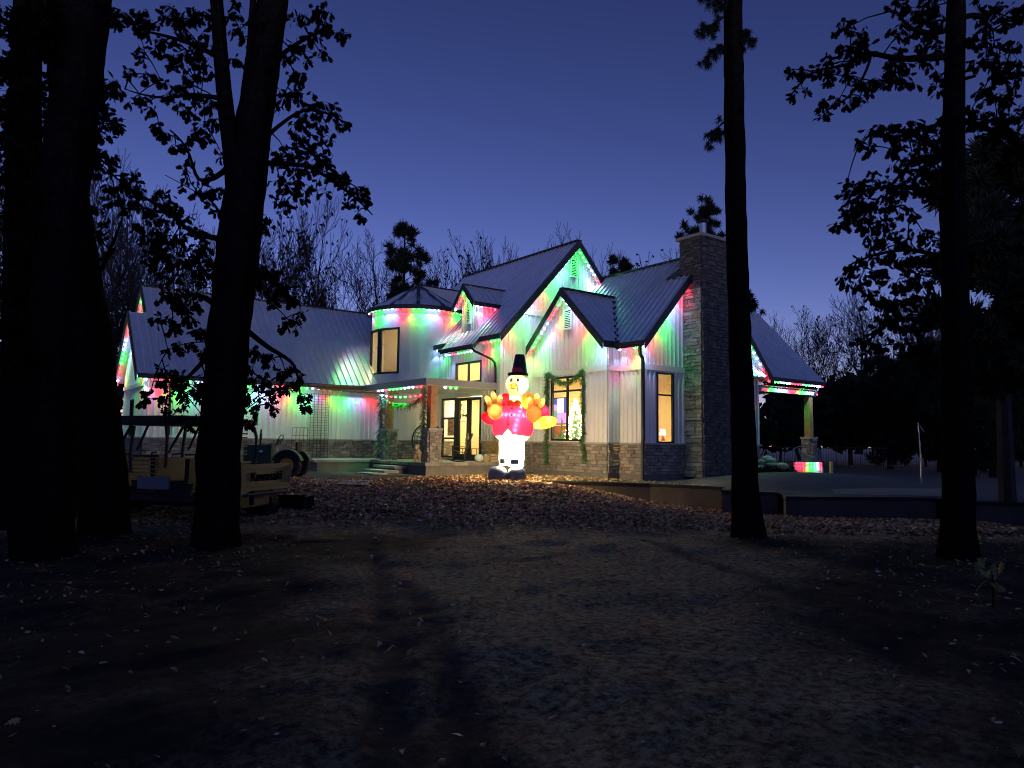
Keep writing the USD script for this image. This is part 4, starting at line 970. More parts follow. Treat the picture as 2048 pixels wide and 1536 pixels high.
    lobe(825, 640, 78, 125, .22, .12, 'cloth_orange', [(810, 640)]); lobe(950, 715, 105, 92, .20, .7, 'cloth_red', [(990, 705)]); lobe(990, 822, 138, 66, .08, -.16, 'cloth_yellow', [(930, 850), (1040, 800)])
    tl = MB()
    for q in range(5):
        a = .4+q*.7; tl.add(tube([(X(800)+.05*q, -.2, Z(1400)), (X(815)+.10*math.cos(a), -.2+.1*math.sin(a), Z(1385-8*q)), (X(840)+.03*q, -.25, Z(1412))], .006, 5))
    part(t, 'tether', tl, 'cloth_amber', local=True)
turkey()

# ------------------------------------------------------------------ inside the front window
def tree_inside():
    c = np.array([19.92, 22.28, .8]); t = thing('christmas_tree', 'lit christmas tree inside the front window', 'christmas tree', c)
    part(t, 'trunk', cyl(c, c+EZ*2.3, .05, .02, 8), 'bark')
    rr = np.random.default_rng(8); mb = MB(); L = MB()
    for k in range(26):
        z = .35+k*.085; R = .62*(1-(z-.3)/2.45)+.03
        for q in range(10):
            a = rr.uniform(0, 2*PI); e = c+np.array([math.cos(a)*R, math.sin(a)*R, z-.06]); b = c+EZ*(z+.08)
            mb.add(needles([b, e], .05, 26, .09, int(rr.integers(1e6)), .2, .009))
            for h in range(2): p = b+(e-b)*rr.uniform(.6, 1.08); L.add(ell(p, .024, 0))
    part(t, 'crown', mb, 'garland_green', kind='stuff'); part(t, 'fairy_lights', L, 'fairy', kind='stuff')
    part(t, 'top_star', ell(c+EZ*2.52, (.05, .05, .09), 1), 'fairy')
tree_inside()
tv = thing('television', 'lit picture screen with colour blocks seen through the left window pane', 'screen', (20.0, 23.5, 2.5))
part(tv, 'casing', bx(20.06, 20.12, 23.0, 23.98, 2.35, 3.5), 'black')
for y0, y1, z0, z1, m in ((22.85, 23.25, 3.2, 3.45, 'screen_blue'), (22.85, 23.25, 2.95, 3.2, 'screen_pink'), (22.85, 23.25, 2.4, 2.95, 'screen_green'), (22.45, 22.84, 2.85, 3.45, 'screen_white'), (22.25, 22.84, 2.4, 2.84, 'screen_pink'), (22.25, 22.44, 2.85, 3.45, 'screen_blue')):
    part(tv, 'picture_block', bx(20.045, 20.055, y0+.72, y1+.72, z0, z1), m)
solo('curtain', MB().add(bx(20.1, 20.14, 22.95, 23.98, .85, 2.3)), 'curtain_red', 'red curtain below the lit screen inside the front window', 'curtain')
solo('potted_fronds', needles([(19.5, 22.9, 1.5), (19.55, 22.7, 1.75)], .12, 60, .5, 5, -.6, .03), 'garland_green', 'long green plant fronds behind the left window pane', 'plant')
lamp_t = thing('table_lamp', 'small lamp inside the narrow window by the chimney', 'lamp', (21.5, 19.0, 1.7)); part(lamp_t, 'lamp_base', lathe([(.01, 1.7), (.1, 1.72), (.06, 1.8), (.05, 1.95)], 12, (21.5, 19.0, 0)), 'curtain_red', smooth=30); part(lamp_t, 'lamp_shade', lathe([(.13, 1.93), (.08, 2.15)], 12, (21.5, 19.0, 0)), 'lamp_warm', smooth=30)

# ------------------------------------------------------------------ porch things
def wicker_chair():
    c = np.array([15.35, 26.25, 1.62]); t = thing('round_chair', 'round dark wicker egg chair behind the corner post', 'chair', (15.35, 26.25, .77))
    ax = np.array([-.75, -.66, 0]); s = np.array([.66, -.75, 0]); r = .68
    ring = lambda rr, off, n=33: [c+ax*off+s*rr*math.cos(a)+EZ*rr*math.sin(a) for a in np.linspace(0, 2*PI, n)]
    part(t, 'rim', tube(ring(r, .12), .035, 8, False), 'wicker', smooth=True)
    w = MB()
    for k in range(1, 6): w.add(tube(ring(r*math.cos(k*.27), .12-.62*math.sin(k*.27)), .012, 5, False))
    for a in np.linspace(0, PI, 13)[:-1]:
        w.add(tube([c+ax*(.12-.62*math.cos(b))+(s*math.cos(a)+EZ*math.sin(a))*r*math.sin(b) for b in np.linspace(-PI/2, PI/2, 13)], .012, 5))
    part(t, 'woven_shell', w, 'wicker')
    part(t, 'cushion', ell(c-ax*.25-EZ*.28, (.42, .42, .14), 2), 'black', smooth=True)
    part(t, 'chair_foot', MB().add(cyl((15.5, 26.35, .77), (15.5, 26.35, 1.05), .35, .12)), 'wicker')
wicker_chair()
def rocking_chair():
    o = np.array([15.9, 24.75, .765]); t = thing('rocking_chair', 'black wooden rocking chair on the porch before the glass doors', 'rocking chair', o)
    f = np.array([-.8, .6, 0]); s = np.array([.6, .8, 0])       # it faces left
    P = lambda a, b, z: o+f*a+s*b+EZ*z
    for b in (-.27, .27):
        part(t, 'rocker', tube([P(x, b, .02+.14*(x/.55)**2) for x in np.linspace(-.55, .5, 9)], .02, 6), 'black')
        part(t, 'leg', cyl(P(.25, b, .05), P(.25, b, .62), .022), 'black'); part(t, 'leg', cyl(P(-.22, b, .05), P(-.24, b, .45), .022), 'black')
        part(t, 'arm', beam(P(.32, b, .63), P(-.30, b, .60), .08, .025), 'black')
        part(t, 'back_post', cyl(P(-.24, b*.9, .40), P(-.52, b*.9, 1.12), .022), 'black')
    part(t, 'seat', beam(P(.28, 0, .44), P(-.27, 0, .38), .54, .03), 'black')
    for k in range(5):
        b = -.18+.09*k; part(t, 'back_slat', beam(P(-.26, b, .42), P(-.51, b, 1.08), .05, .015), 'black')
    part(t, 'top_rail', beam(P(-.52, -.28, 1.1), P(-.52, .28, 1.1), .03, .12), 'black')
rocking_chair()
def dog():
    c = at(834, 921, 27.6); c[2] = .772
    sp = {}; F = np.array([-.6, -.8, 0]); S_ = np.array([.8, -.6, 0])
    P = lambda f, s, z: c+F*f+S_*s+EZ*z
    bones = [((-.22, 0, .40), .11, (.12, 0, .41), .13), ((.12, 0, .41), .13, (.20, 0, .52), .085), ((.20, 0, .52), .085, (.25, 0, .60), .085), ((.25, 0, .60), .08, (.37, 0, .55), .042), ((-.25, 0, .42), .03, (-.42, 0, .52), .015),
             ((.24, .05, .66), .03, (.22, .09, .62), .018), ((.24, -.05, .66), .03, (.22, -.09, .62), .018)]
    for s in (-.08, .08):
        bones += [((.14, s, .36), .055, (.14, s, .18), .032), ((.14, s, .18), .032, (.15, s, .02), .028), ((.15, s, .02), .028, (.19, s, .02), .026), ((-.20, s, .36), .07, (-.16, s, .22), .045), ((-.16, s, .22), .042, (-.25, s, .14), .026), ((-.25, s, .14), .026, (-.22, s, .02), .026), ((-.22, s, .02), .026, (-.18, s, .02), .024)]
    acc = None
    for p, r, q, r2 in bones:
        h = m3.Manifold.batch_hull([m3.Manifold.sphere(r, 12).translate(P(*p)), m3.Manifold.sphere(r2, 12).translate(P(*q))]); acc = h if acc is None else acc+h
    acc = acc.refine_to_length(.03); v, f = VF(acc); m = trimesh.Trimesh(v, f); trimesh.smoothing.filter_taubin(m, iterations=6)
    t = thing('dog', 'small tan dog standing on the porch between the two posts', 'dog', c)
    part(t, 'body', m, 'dog_fur', smooth=True)
    part(t, 'muzzle_patch', ell(P(.385, 0, .55), .036, 2), 'white_gourd', smooth=True)
    for s in (-.035, .035): part(t, 'eye', ell(P(.32, s, .62), .012, 1), 'black')
    part(t, 'nose', ell(P(.42, 0, .555), .016, 1), 'black')
dog()
solo('white_pumpkin', ell((16.55, 24.28, .93), (.19, .19, .16), 3), 'white_gourd', 'white pumpkin on the porch right of the rocking chair', 'pumpkin', smooth=True)
bk = thing('tipped_planter', 'round planter lying on its side by the white pumpkin', 'planter', (16.8, 24.2, .9)); part(bk, 'pot', lathe([(.12, 0), (.17, .16), (.18, .3), (.15, .3), (.12, .05)], 18, (16.78, 24.16, .78)), 'tan_crate', smooth=30); part(bk, 'pot_band', lathe([(.182, .24), (.19, .27), (.182, .3)], 18, (16.78, 24.16, .78)), 'steel', smooth=30)
cr = thing('wooden_crate', 'tan wooden crate with dried grasses by the porch edge', 'crate', (17.0, 23.98, .78))
for k in range(3):
    z = .79+k*.11; part(cr, 'plank', bx(16.84, 17.16, 23.86, 23.88, z, z+.095), 'tan_crate'); part(cr, 'plank', bx(16.82, 16.84, 23.88, 24.18, z, z+.095), 'tan_crate')
part(cr, 'dried_grass', needles([(17.0, 24.02, 1.0), (17.05, 24.06, 1.2)], .12, 260, .5, 12, -.9, .006), 'straw', kind='stuff')
pl = thing('wall_cross', 'dark cross on a tan board beside the glass doors', 'plaque', (XM-.06, 24.95, 3.1)); part(pl, 'board', bx(XM-.075, XM-.04, 24.78, 25.12, 2.85, 3.52), 'wood'); part(pl, 'cross', MB().add(bx(XM-.10, XM-.076, 24.90, 24.96, 2.72, 3.42)).add(bx(XM-.10, XM-.076, 24.78, 25.10, 3.14, 3.20)), 'black')
ps = thing('door_poster', 'orange framed picture inside the left door pane', 'poster', (17.6, 27.9, 2.2)); part(ps, 'sheet', bx(17.60, 17.61, 27.88, 28.42, 1.85, 2.58), 'poster'); part(ps, 'drawing', MB().add(tube([(17.592, 28.30, 2.42), (17.592, 28.05, 2.44), (17.592, 28.03, 2.25), (17.592, 28.25, 2.22), (17.592, 28.23, 2.05), (17.592, 28.00, 2.0)], .02, 5)).add(tube([(17.592, 28.33, 2.0), (17.592, 28.31, 2.5)], .012, 5)), 'ink')
for (x, y, rz, lab) in ((18.3, 28.1, 0, 'dark dining chair inside, behind the left glass door'), (18.4, 27.1, .5, 'dark dining chair inside, behind the right glass door')):
    t = thing('dining_chair', lab, 'chair', (x, y, .8)); 
    for dx in (-.2, .2):
        for dy in (-.2, .2): part(t, 'leg', cyl((x+dx, y+dy, .8), (x+dx, y+dy, 1.25 if dx < 0 else 1.75), .016, sides=6), 'ink')
    part(t, 'seat', bx(x-.22, x+.22, y-.22, y+.22, 1.25, 1.28), 'ink')
    for z in (1.5, 1.62, 1.72): part(t, 'back_rail', bx(x+.185, x+.215, y-.2, y+.2, z, z+.03), 'ink')
# wire trellis and plant stand in front of the left wing
tl = thing('trellis', 'tall black wire trellis standing against the left wing wall', 'trellis', (12.4, 30.85, .77))
for k in range(6): part(tl, 'upright', bx(12.02+k*.17, 12.035+k*.17, 30.84, 30.855, .77, 3.62), 'black')
for k in range(24): part(tl, 'cross_wire', bx(12.02, 12.885, 30.825, 30.838, .95+k*.115, .962+k*.115), 'black')
ws = thing('wire_stand', 'low black wire plant stand left of the trellis', 'plant stand', (11.5, 30.6, .77))
for k in range(5): part(ws, 'upright', bx(11.15+k*.17, 11.165+k*.17, 30.6, 30.615, .77, 2.1), 'black')
for z in (1.3, 1.75, 2.08): part(ws, 'cross_wire', bx(11.15, 11.85, 30.585, 30.598, z, z+.018), 'black')

# ------------------------------------------------------------------ utility vehicle
def wheel(par, c, axis, R, w, rim, rimm, lugs=18):
    """c centre, axis unit vector outward"""
    axis = np.asarray(axis, float); u = EZ; s = np.cross(axis, u)
    def ringm(prof, m):
        V = [];
        for r, o in prof:
            for a in np.arange(m)*2*PI/m: V.append(np.asarray(c)+axis*o+(s*math.cos(a)+u*math.sin(a))*r)
        F = []
        for i in range(len(prof)-1):
            for k in range(m): p, q = i*m+k, i*m+(k+1) % m; F += [[p, p+m, q], [q, p+m, q+m]]
        return np.array(V), np.array(F)
    h = w/2
    wl = part(par, 'wheel', ringm([(rim, h*.8), (rim*.9, h*.35), (rim*.35, h*.3), (rim*.3, h*.5), (.01, h*.5)], 28), rimm, smooth=40)
    ty = MB().add(ringm([(rim, h*.8), (rim*1.08, h), (R*.9, h), (R, h*.72), (R, -h*.72), (R*.9, -h), (rim*1.08, -h), (rim, -h*.8)], 36))
    for k in range(lugs):
        a = 2*PI*k/lugs; rd = s*math.cos(a)+u*math.sin(a); tg = -s*math.sin(a)+u*math.cos(a)
        for sg in (-1, 1): ty.add(beam(np.asarray(c)+rd*(R+.008)+axis*h*.1*sg+tg*.02, np.asarray(c)+rd*(R+.004)+axis*h*.85*sg-tg*.03*0, .045, .03, up=rd))
    part(wl, 'tyre', ty, 'rubber')
def utv():
    a = math.radians(18); r = np.array([.8*math.cos(a)-.6*math.sin(a), -.6*math.cos(a)-.8*math.sin(a), 0]); aw = np.array([-r[1], r[0], 0])
    O = np.array(on_z(378, 1050, .03)); O[2] = .03
    t = thing('utility_vehicle', 'roofed utility vehicle with olive cargo bed parked behind the forked oak', 'utility vehicle', O)
    S = .0026/math.cos(a)
    P = lambda cx, dy, cy: O+r*((cx-1236)*S)+aw*dy+EZ*((905-cy)*.00262)
    W = 1.45
    # cargo bed with tailgate and lettering
    part(t, 'cargo_bed', MB().add(obox(P(1290, 0, 905), r, EZ, aw, 0, 310*S, .70, 1.06, 0, .04)).add(obox(P(1290, 0, 905), r, EZ, aw, 0, 310*S, .70, 1.06, W-.04, W)).add(obox(P(1290, 0, 905), r, EZ, aw, 0, 310*S, .66, .70, 0, W)).add(obox(P(1290, 0, 905), r, EZ, aw, 0, .04, .70, 1.12, .04, W-.04)), 'utv_body')
    part(t, 'bed_rail', MB().add(beam(P(1290, 0, 500), P(1600, 0, 505), .07, .06)).add(beam(P(1290, W, 500), P(1600, W, 505), .07, .06)), 'plastic')
    part(t, 'tailgate', obox(P(1600, 0, 905), r, EZ, aw, 0, .05, .62, 1.10, -.02, W+.02), 'utv_body')
    part(t, 'tail_light', MB().add(tube([P(1625, W+.02, 500), P(1628, W+.02, 560), P(1618, W+.0, 640)], .022, 6)), 'straw')
    tm = meshkit.text_mesh('Kawasaki', .15, .012, True); v = np.array(tm.vertices); b0 = P(1600, .30, 905)+r*.051+EZ*.80
    part(t, 'lettering', (b0+v[:, :1]*aw+v[:, 1:2]*EZ+v[:, 2:]*r, np.array(tm.faces)), 'decal')
    part(t, 'tailgate_rib', MB().add(obox(P(1600, 0, 905)+r*.05, aw, EZ, r, .02, W-.02, .70, .73, 0, .02)).add(obox(P(1600, 0, 905)+r*.05, aw, EZ, r, .02, W-.02, 1.02, 1.05, 0, .02)), 'utv_body')
    part(t, 'rear_bumper', MB().add(tube([P(1618, .1, 700), P(1640, .15, 690), P(1640, W-.15, 690), P(1618, W-.1, 700)], .03, 6)).add(obox(P(1560, .5, 905), r, EZ, aw, 0, .1, .35, .62, 0, .45)), 'plastic')
    # lower body, floor, hood, fenders
    part(t, 'chassis', MB().add(obox(P(380, .25, 905), r, EZ, aw, 0, 1150*S, .30, .52, 0, W-.5)).add(obox(P(560, .04, 905), r, EZ, aw, 0, 720*S, .40, .50, 0, W-.08)), 'plastic')
    part(t, 'side_panel', plate(P(800, 0, 905), r, EZ, -aw, Polygon([(0, .62), (265*S, .62), (265*S, .86), (195*S, .86), (150*S, .66), (0, .66)]).union(Polygon([(0, .62), (150*S, .62), (205*S, .86), (0, .84)])), 0, .04), 'utv_grey')
    part(t, 'side_panel', obox(P(930, .02, 905), r, EZ, aw, 0, 300*S, .5, .74, 0, .05), 'plastic')
    hood = plate(P(195, .1, 905), r, EZ, aw, Polygon([(0, .62), (.02, .82), (.18, 1.02), (.75, 1.18), (.95, 1.20), (.95, .62)]), 0, W-.2)
    part(t, 'hood', hood, 'plastic')
    fv = []
    for dy in (0, W-.25):
        arc = [(math.cos(q)*.40, math.sin(q)*.40) for q in np.linspace(.15, PI-.2, 12)]
        poly = Polygon([(x*1.22, z*1.18) for x, z in arc]+[(x, z) for x, z in arc[::-1]])
        part(t, 'front_fender', plate(P(275, dy, 905), r, EZ, aw, poly.buffer(0), .0, .25)+() if False else plate(P(275, dy, 905-115), r, EZ, aw, poly.buffer(0), 0, .25), 'utv_grey')
    part(t, 'bumper_guard', MB().add(tube([P(190, .2, 760), P(170, .2, 640), P(190, .2, 530), P(190, W-.2, 530), P(170, W-.2, 640), P(190, W-.2, 760)], .022, 6)), 'plastic')
    # cage and roof
    cage = MB()
    for dy in (.06, W-.06):
        cage.add(tube([P(500, dy, 470), P(560, dy, 420), P(690, dy, 215), P(740, dy, 195)], .028, 6)).add(tube([P(700, dy, 560), P(690, dy, 430), P(710, dy, 225)], .034, 6))
        cage.add(tube([P(745, dy, 400), P(800, dy, 290), P(835, dy, 215)], .024, 6)).add(tube([P(985, dy, 205), P(1000, dy, 300), P(1000, dy, 520)], .032, 6))
        cage.add(tube([P(1150, dy, 185), P(1270, dy, 190), P(1325, dy, 225), P(1348, dy, 290), P(1345, dy, 520)], .032, 6)).add(tube([P(680, dy, 205), P(1000, dy, 205), P(1290, dy, 205)], .026, 6))
        cage.add(tube([P(590, dy, 500), P(600, dy, 440), P(700, dy, 425)], .02, 6)).add(tube([P(720, dy, 440), P(935, dy, 432)], .02, 6)).add(tube([P(865, dy, 445), P(880, dy, 415), P(920, dy, 410)], .018, 6))
    part(t, 'roll_cage', cage, 'plastic', smooth=40)
    rk = MB()
    for cy in (270, 300, 338, 365, 400, 425): rk.add(beam(P(1268, .06, cy), P(1268, W-.06, cy), .03, .03)).add(beam(P(1262, .02, cy), P(1340, .02, cy), .025, .03))
    rk.add(obox(P(1340, .0, 905), r, EZ, aw, 0, .03, 1.15, 1.78, 0, .03))
    part(t, 'bed_rack', rk, 'straw')
    part(t, 'roof', MB().add(plate(P(470, -.03, 905), r, EZ, aw, Polygon([(0, 1.80), (.02, 1.88), (.3, 1.90), (.34, 1.97), (1.9, 1.98), (2.35, 1.92), (2.35, 1.84), (1.6, 1.80)]), 0, W+.06)), 'black')
    part(t, 'windscreen', obox(P(596, .12, 905), r*.55+EZ*.83*0+0*r, EZ, aw, 0, .02, 1.30, 1.32, 0, W-.24), 'plastic')
    for k, cy in enumerate((440, 470, 500, 530, 560)):
        part(t, 'seat_bar', beam(P(695, .10, cy), P(935, .10, cy+4), .03, .022), 'straw')
    for cx in (640, 930):
        part(t, 'seat', MB().add(obox(P(cx+40, .15, 905), r, EZ, aw, 0, .5, .62, .76, 0, W-.3)).add(obox(P(cx+200, .15, 905), r, EZ, aw, 0, .10, .76, 1.18, 0, W-.3)), 'black')
    part(t, 'steering_wheel', tube([P(520, .35, 500)+(aw*math.cos(q)+(EZ*.8-r*.5)*math.sin(q))*.18 for q in np.linspace(0, 2*PI, 21)], .016, 6, False), 'plastic')
    for cx, ty in ((1430, 0), (300, 0)):
        for dy, s in ((.12, -1), (W-.12, 1)): wheel(t, P(cx, dy, 791), aw*s, .315, .25, .17, 'utv_grey' if cx > 600 else 'plastic')
utv()
def block():
    c = np.array(on_z(568, 1032, .02)); e = np.array([.8, -.6, 0]); n = np.array([-.6, -.8, 0])
    t = thing('timber_block', 'dark squared timber lying beside the rear wheel of the utility vehicle', 'timber', c); part(t, 'log', obox((c[0], c[1], 0), e, EZ, n, -.5, .5, -.02, .42, -.4, 0), 'bark'); part(t, 'end_band', obox((c[0], c[1], 0), e, EZ, n, .40, .46, -.02, .425, -.402, .004), 'black')
block()
# ------------------------------------------------------------------ small tractor
def tractor():
    O = np.array(on_z(588, 957, .33)); d = 24.6; O = np.array(at(584, 940, d)); O[2] = ground_at(*O[:2])+.02
    t = thing('garden_tractor', 'small old green tractor with yellow rear wheel rims near the left deck', 'tractor', O)
    a = math.radians(4); r = np.array([.8*math.cos(a)-.6*math.sin(a), -.6*math.cos(a)-.8*math.sin(a), 0]); aw = np.array([-r[1], r[0], 0])
    P = lambda x, y, z: O+r*x+aw*y+EZ*z
    for s in (-.42, .42): wheel(t, P(0, s, .44), aw*(1 if s > 0 else -1), .44, .24, .24, 'tractor_yellow', 20)
    for s in (-.36, .36): wheel(t, P(-1.35, s, .26), aw*(1 if s > 0 else -1), .26, .14, .14, 'tractor_yellow', 12)
    part(t, 'hood', plate(P(-1.62, -.2, 0), r, EZ, aw, Polygon([(0, .48), (0, 1.02), (.06, 1.08), (.95, 1.12), (.95, .48)]), 0, .4), 'tractor_green')
    part(t, 'grille', obox(P(-1.64, -.16, 0), r, EZ, aw, 0, .015, .52, 1.0, 0, .32), 'black')
    part(t, 'frame', obox(P(-1.5, -.12, 0), r, EZ, aw, 0, 1.6, .34, .48, 0, .24), 'tractor_green')
    for s in (-1, 1):
        arc = [(math.cos(q)*.52, math.sin(q)*.52) for q in np.linspace(.3, PI-.3, 10)]; poly = Polygon(arc+[(x*.9, z*.9) for x, z in arc[::-1]])
        part(t, 'fender', plate(P(0, s*.42-.14, .44), r, EZ, aw, poly, 0, .28), 'tractor_green')
        part(t, 'headlight', ell(P(-1.0, s*.27, .86), .07, 2), 'steel', smooth=True)
    part(t, 'exhaust_stack', MB().add(cyl(P(-1.15, .05, 1.1), P(-1.15, .05, 1.62), .03)).add(cyl(P(-1.15, .05, 1.25), P(-1.15, .05, 1.48), .045)), 'black', smooth=40)
    part(t, 'steering_wheel', MB().add(tube([P(-.45, 0, 1.28)+(aw*math.cos(q)+(EZ*.85+r*.4)*math.sin(q))*.19 for q in np.linspace(0, 2*PI, 21)], .016, 6, False)).add(cyl(P(-.45, 0, 1.28), P(-.62, 0, 1.08), .02)).add(cyl(P(-.45, -.18, 1.28), P(-.45, .18, 1.28), .012)), 'black')
    part(t, 'seat', MB().add(obox(P(-.18, -.22, 0), r, EZ, aw, 0, .4, .86, .92, 0, .44)).add(obox(P(.18, -.22, 0), r, EZ, aw, 0, .06, .92, 1.2, 0, .44)), 'black')
tractor()
# ------------------------------------------------------------------ right side
def right_side():
    # gravel mound
    a0, b0 = ab(*on_z(1560, 972, .3)[:2]); n = 40; V = []; C = np.array([24.3, 15.0])
    for i in range(n):
        for j in range(n):
            u, v = i/(n-1)*2-1, j/(n-1)*2-1; x, y = C[0]+u*4.8+v*1.5, C[1]+v*2.8-u*1.2; h = max(0, 1-u*u)*max(0, 1-v*v)
            V.append((x, y, .20+.42*h+.05*(meshkit.fbm(np.array([x*3, y*3, 0.]), 3)-.5)*(h > .02)))
    i = np.arange(n*n).reshape(n, n); F = np.stack([i[:-1, :-1].ravel(), i[1:, :-1].ravel(), i[1:, 1:].ravel(), i[:-1, 1:].ravel()], 1)
    solo('gravel_bed', (np.array(V), F), 'gravel_grey', kind='structure', smooth=True)
    p = [on_z(1672, 984, .3), on_z(1905, 988, .3), on_z(1930, 974, .3), on_z(1660, 970, .3)]
    solo('driveway', (np.array([(q[0], q[1], .236) for q in p]), np.array([[0, 1, 2], [0, 2, 3]])), 'foundation', kind='structure')
    # corrugated planter with a lit top edge
    r, aw = np.array([.8, -.6, 0]), np.array([.6, .8, 0]); c = at(1617, 945, 29.5); c[2] = .3
    t = thing('corrugated_planter', 'low corrugated metal planter lit red and green on the right porch edge', 'planter', c)
    part(t, 'metal_side', ribbed((c[0], c[1], 0), r, EZ, -aw, sbox(-.62, .32, .56, .92), .11, .08, .03), 'siding'); part(t, 'rim', obox((c[0], c[1], 0), r, EZ, -aw, -.64, .58, .92, .98, -.5, .09), 'black'); part(t, 'planter_back', obox((c[0], c[1], 0), r, EZ, -aw, -.62, .56, .32, .92, -.5, -.03), 'black')
    light_string('red green and white bulbs under the rim of the right planter', [(*(c[:2]-r[:2]*.56-aw[:2]*.07), .90), (*(c[:2]+r[:2]*.52-aw[:2]*.07), .90)], 'RRRRGGGWR', r=.7)
    f = at(1663, 955, 28.8); f[2] = .3
    t = thing('bollard', 'short pale yellow bollard right of the lit planter', 'bollard', f); part(t, 'post', cyl(f, f+EZ*.62, .07, .065), 'hydrant_yellow', smooth=40); part(t, 'cap', ell(f+EZ*.62, (.075, .075, .05), 2), 'hydrant_yellow', smooth=True)
    # basketball goal
    g = at(1613, 911, 44.); t = thing('basketball_goal', 'white outlined basketball backboard behind the right porch post', 'basketball goal', (g[0], g[1], .2))
    o = [(-.78, -.30), (-.78, .30), (-.35, .52), (.55, .62), (.8, .40), (.8, -.35), (.5, -.6), (0, -.52)]; o = [(-.80, -.42), (-.80, .36), (-.45, .54), (.45, .54), (.80, .36), (.80, -.42), (.40, -.56), (-.40, -.56), (-.80, -.42)]
    part(t, 'board_outline', tube([g+r*u+EZ*v for u, v in o], .035, 6), 'white_paint'); part(t, 'target_square', tube([g+r*u+EZ*v for u, v in ((-.28, -.35), (-.28, .12), (.28, .12), (.28, -.35), (-.28, -.35))], .025, 6), 'white_paint')
    part(t, 'backboard', obox(g, r, EZ, aw, -.8, .8, -.5, .5, .03, .06), 'pane'); part(t, 'pole', cyl((g[0]+.3, g[1]+.4, .1), (g[0]+.3, g[1]+.4, g[2]+.1), .06), 'black'); part(t, 'hoop', tube([g-aw*.35+EZ*-.38+(r*math.cos(q)+aw*math.sin(q))*.23 for q in np.linspace(0, 2*PI, 17)], .02, 6, False), 'curtain_red')
    # pole
    q0 = at(1843, 972, 27.); q0[2] = .2; t = thing('slim_pole', 'slim pale pole standing by the drive on the right', 'pole', q0); part(t, 'shaft', tube([q0, q0+EZ*1.2, q0+EZ*2.3+r*-.06], [.03, .025, .022], 8), 'steel', smooth=True); part(t, 'bracket', beam(q0+EZ*2.2, q0+EZ*1.95+r*.16, .03, .03), 'steel')
    # fence beyond the porch
    t = thing('metal_fence', 'thin dark metal picket fence behind the right porch', 'fence', at(1570, 930, 38.))
    A_, B_ = at(1515, 944, 38.), at(1850, 944, 44.)
    for k in range(70):
        q = A_+(B_-A_)*k/69; q[2] = .3; part(t, 'picket' if k % 10 else 'fence_post', cyl(q, q+EZ*(1.25 if k % 10 else 1.4), .010 if k % 10 else .025, sides=5), 'dark_metal')
    for z in (.5, 1.5): part(t, 'rail', beam((A_[0], A_[1], z), (B_[0], B_[1], z), .025, .025), 'dark_metal')
    # rock pile
    rr = np.random.default_rng(4); base = at(1537, 925, 29.5)
    t = thing('rock_pile', 'low pile of pale rocks beside the right wall corner', 'rocks', (base[0], base[1], .5))
    for k in range(14):
        cc = base+r*rr.uniform(-.55, .75)+aw*rr.uniform(-.3, .3); hz = max(.05, .5-abs((cc-base)@r)*.45)
        v, f_ = ell((0, 0, 0), rr.uniform(.12, .2, 3)*np.array([1.3, 1.2, .8]), 2); v = v*(1+.25*(meshkit.fbm(v*9+k*5, 2)-.5))[:, None]
        part(t, 'rock', (v+np.array([cc[0], cc[1], .55+hz*rr.uniform(.4, 1)]), f_), 'stone2')
    sh = at(1535, 950, 29.3); t = thing('dark_shrub', 'dark low shrub below the pale rocks right of the house', 'shrub', (sh[0], sh[1], .3))
    part(t, 'stems', MB().add(tube([(sh[0], sh[1], .2), (sh[0], sh[1], .7)], .03, 5)), 'bark'); part(t, 'leaves', needles([(sh[0]-.7, sh[1]+.5, .55), (sh[0]+.8, sh[1]-.6, .55)], .42, 2600, .1, 31, .1, .02), 'pine_green', kind='stuff')
    w = at(1730, 945, 36.); 
right_side()
# ------------------------------------------------------------------ near trees
_half = [(0, 0), (.10, .10), (.05, .22), (.30, .30), (.16, .42), (.42, .55), (.22, .64), (.36, .80), (.14, .84), (0, 1.)]
def leaf_shape():
    R = [(x*.78, y) for x, y in _half]; Lh = [(-x*.78, y) for x, y in _half[1:-1]]
    v = np.array([(x, y, -.10*abs(x)*2+.12*y*y) for x, y in R+Lh]); f = []
    n = len(_half); right = list(range(n)); left = [0]+list(range(n, n+n-2))+[n-1]
    mid = [(0, y) for _, y in _half[1:-1]]; mi = []
    v = list(map(tuple, v))
    for _, y in _half[1:-1]: mi.append(len(v)); v.append((0, y, .12*y*y))
    sp = [0]+mi+[n-1]
    for side, flip in ((right, 0), (left, 1)):
        for k in range(n-1):
            q = [sp[k], side[k], side[k+1], sp[k+1]]
            for tri in ((q[0], q[1], q[2]), (q[0], q[2], q[3])):
                if len(set(tri)) == 3: f.append(tri[::-1] if flip else tri)
    return np.array(v), np.array(f)
LV, LF = leaf_shape()
def place_leaves(pos, dirs, size, rr):
    """leaves at pos hanging along dirs, one mesh"""
    n = len(pos); d = dirs/np.linalg.norm(dirs, axis=1, keepdims=True)
    q = rr.normal(size=(n, 3)); s = np.cross(d, q); s /= np.linalg.norm(s, axis=1, keepdims=True); u = np.cross(s, d)
    V = pos[:, None, :]+size[:, None, None]*(LV[None, :, :1]*s[:, None, :]+LV[None, :, 1:2]*d[:, None, :]+LV[None, :, 2:]*u[:, None, :])
    F = LF[None]+(np.arange(n)*len(LV))[:, None, None]
    return V.reshape(-1, 3), F.reshape(-1, 3)
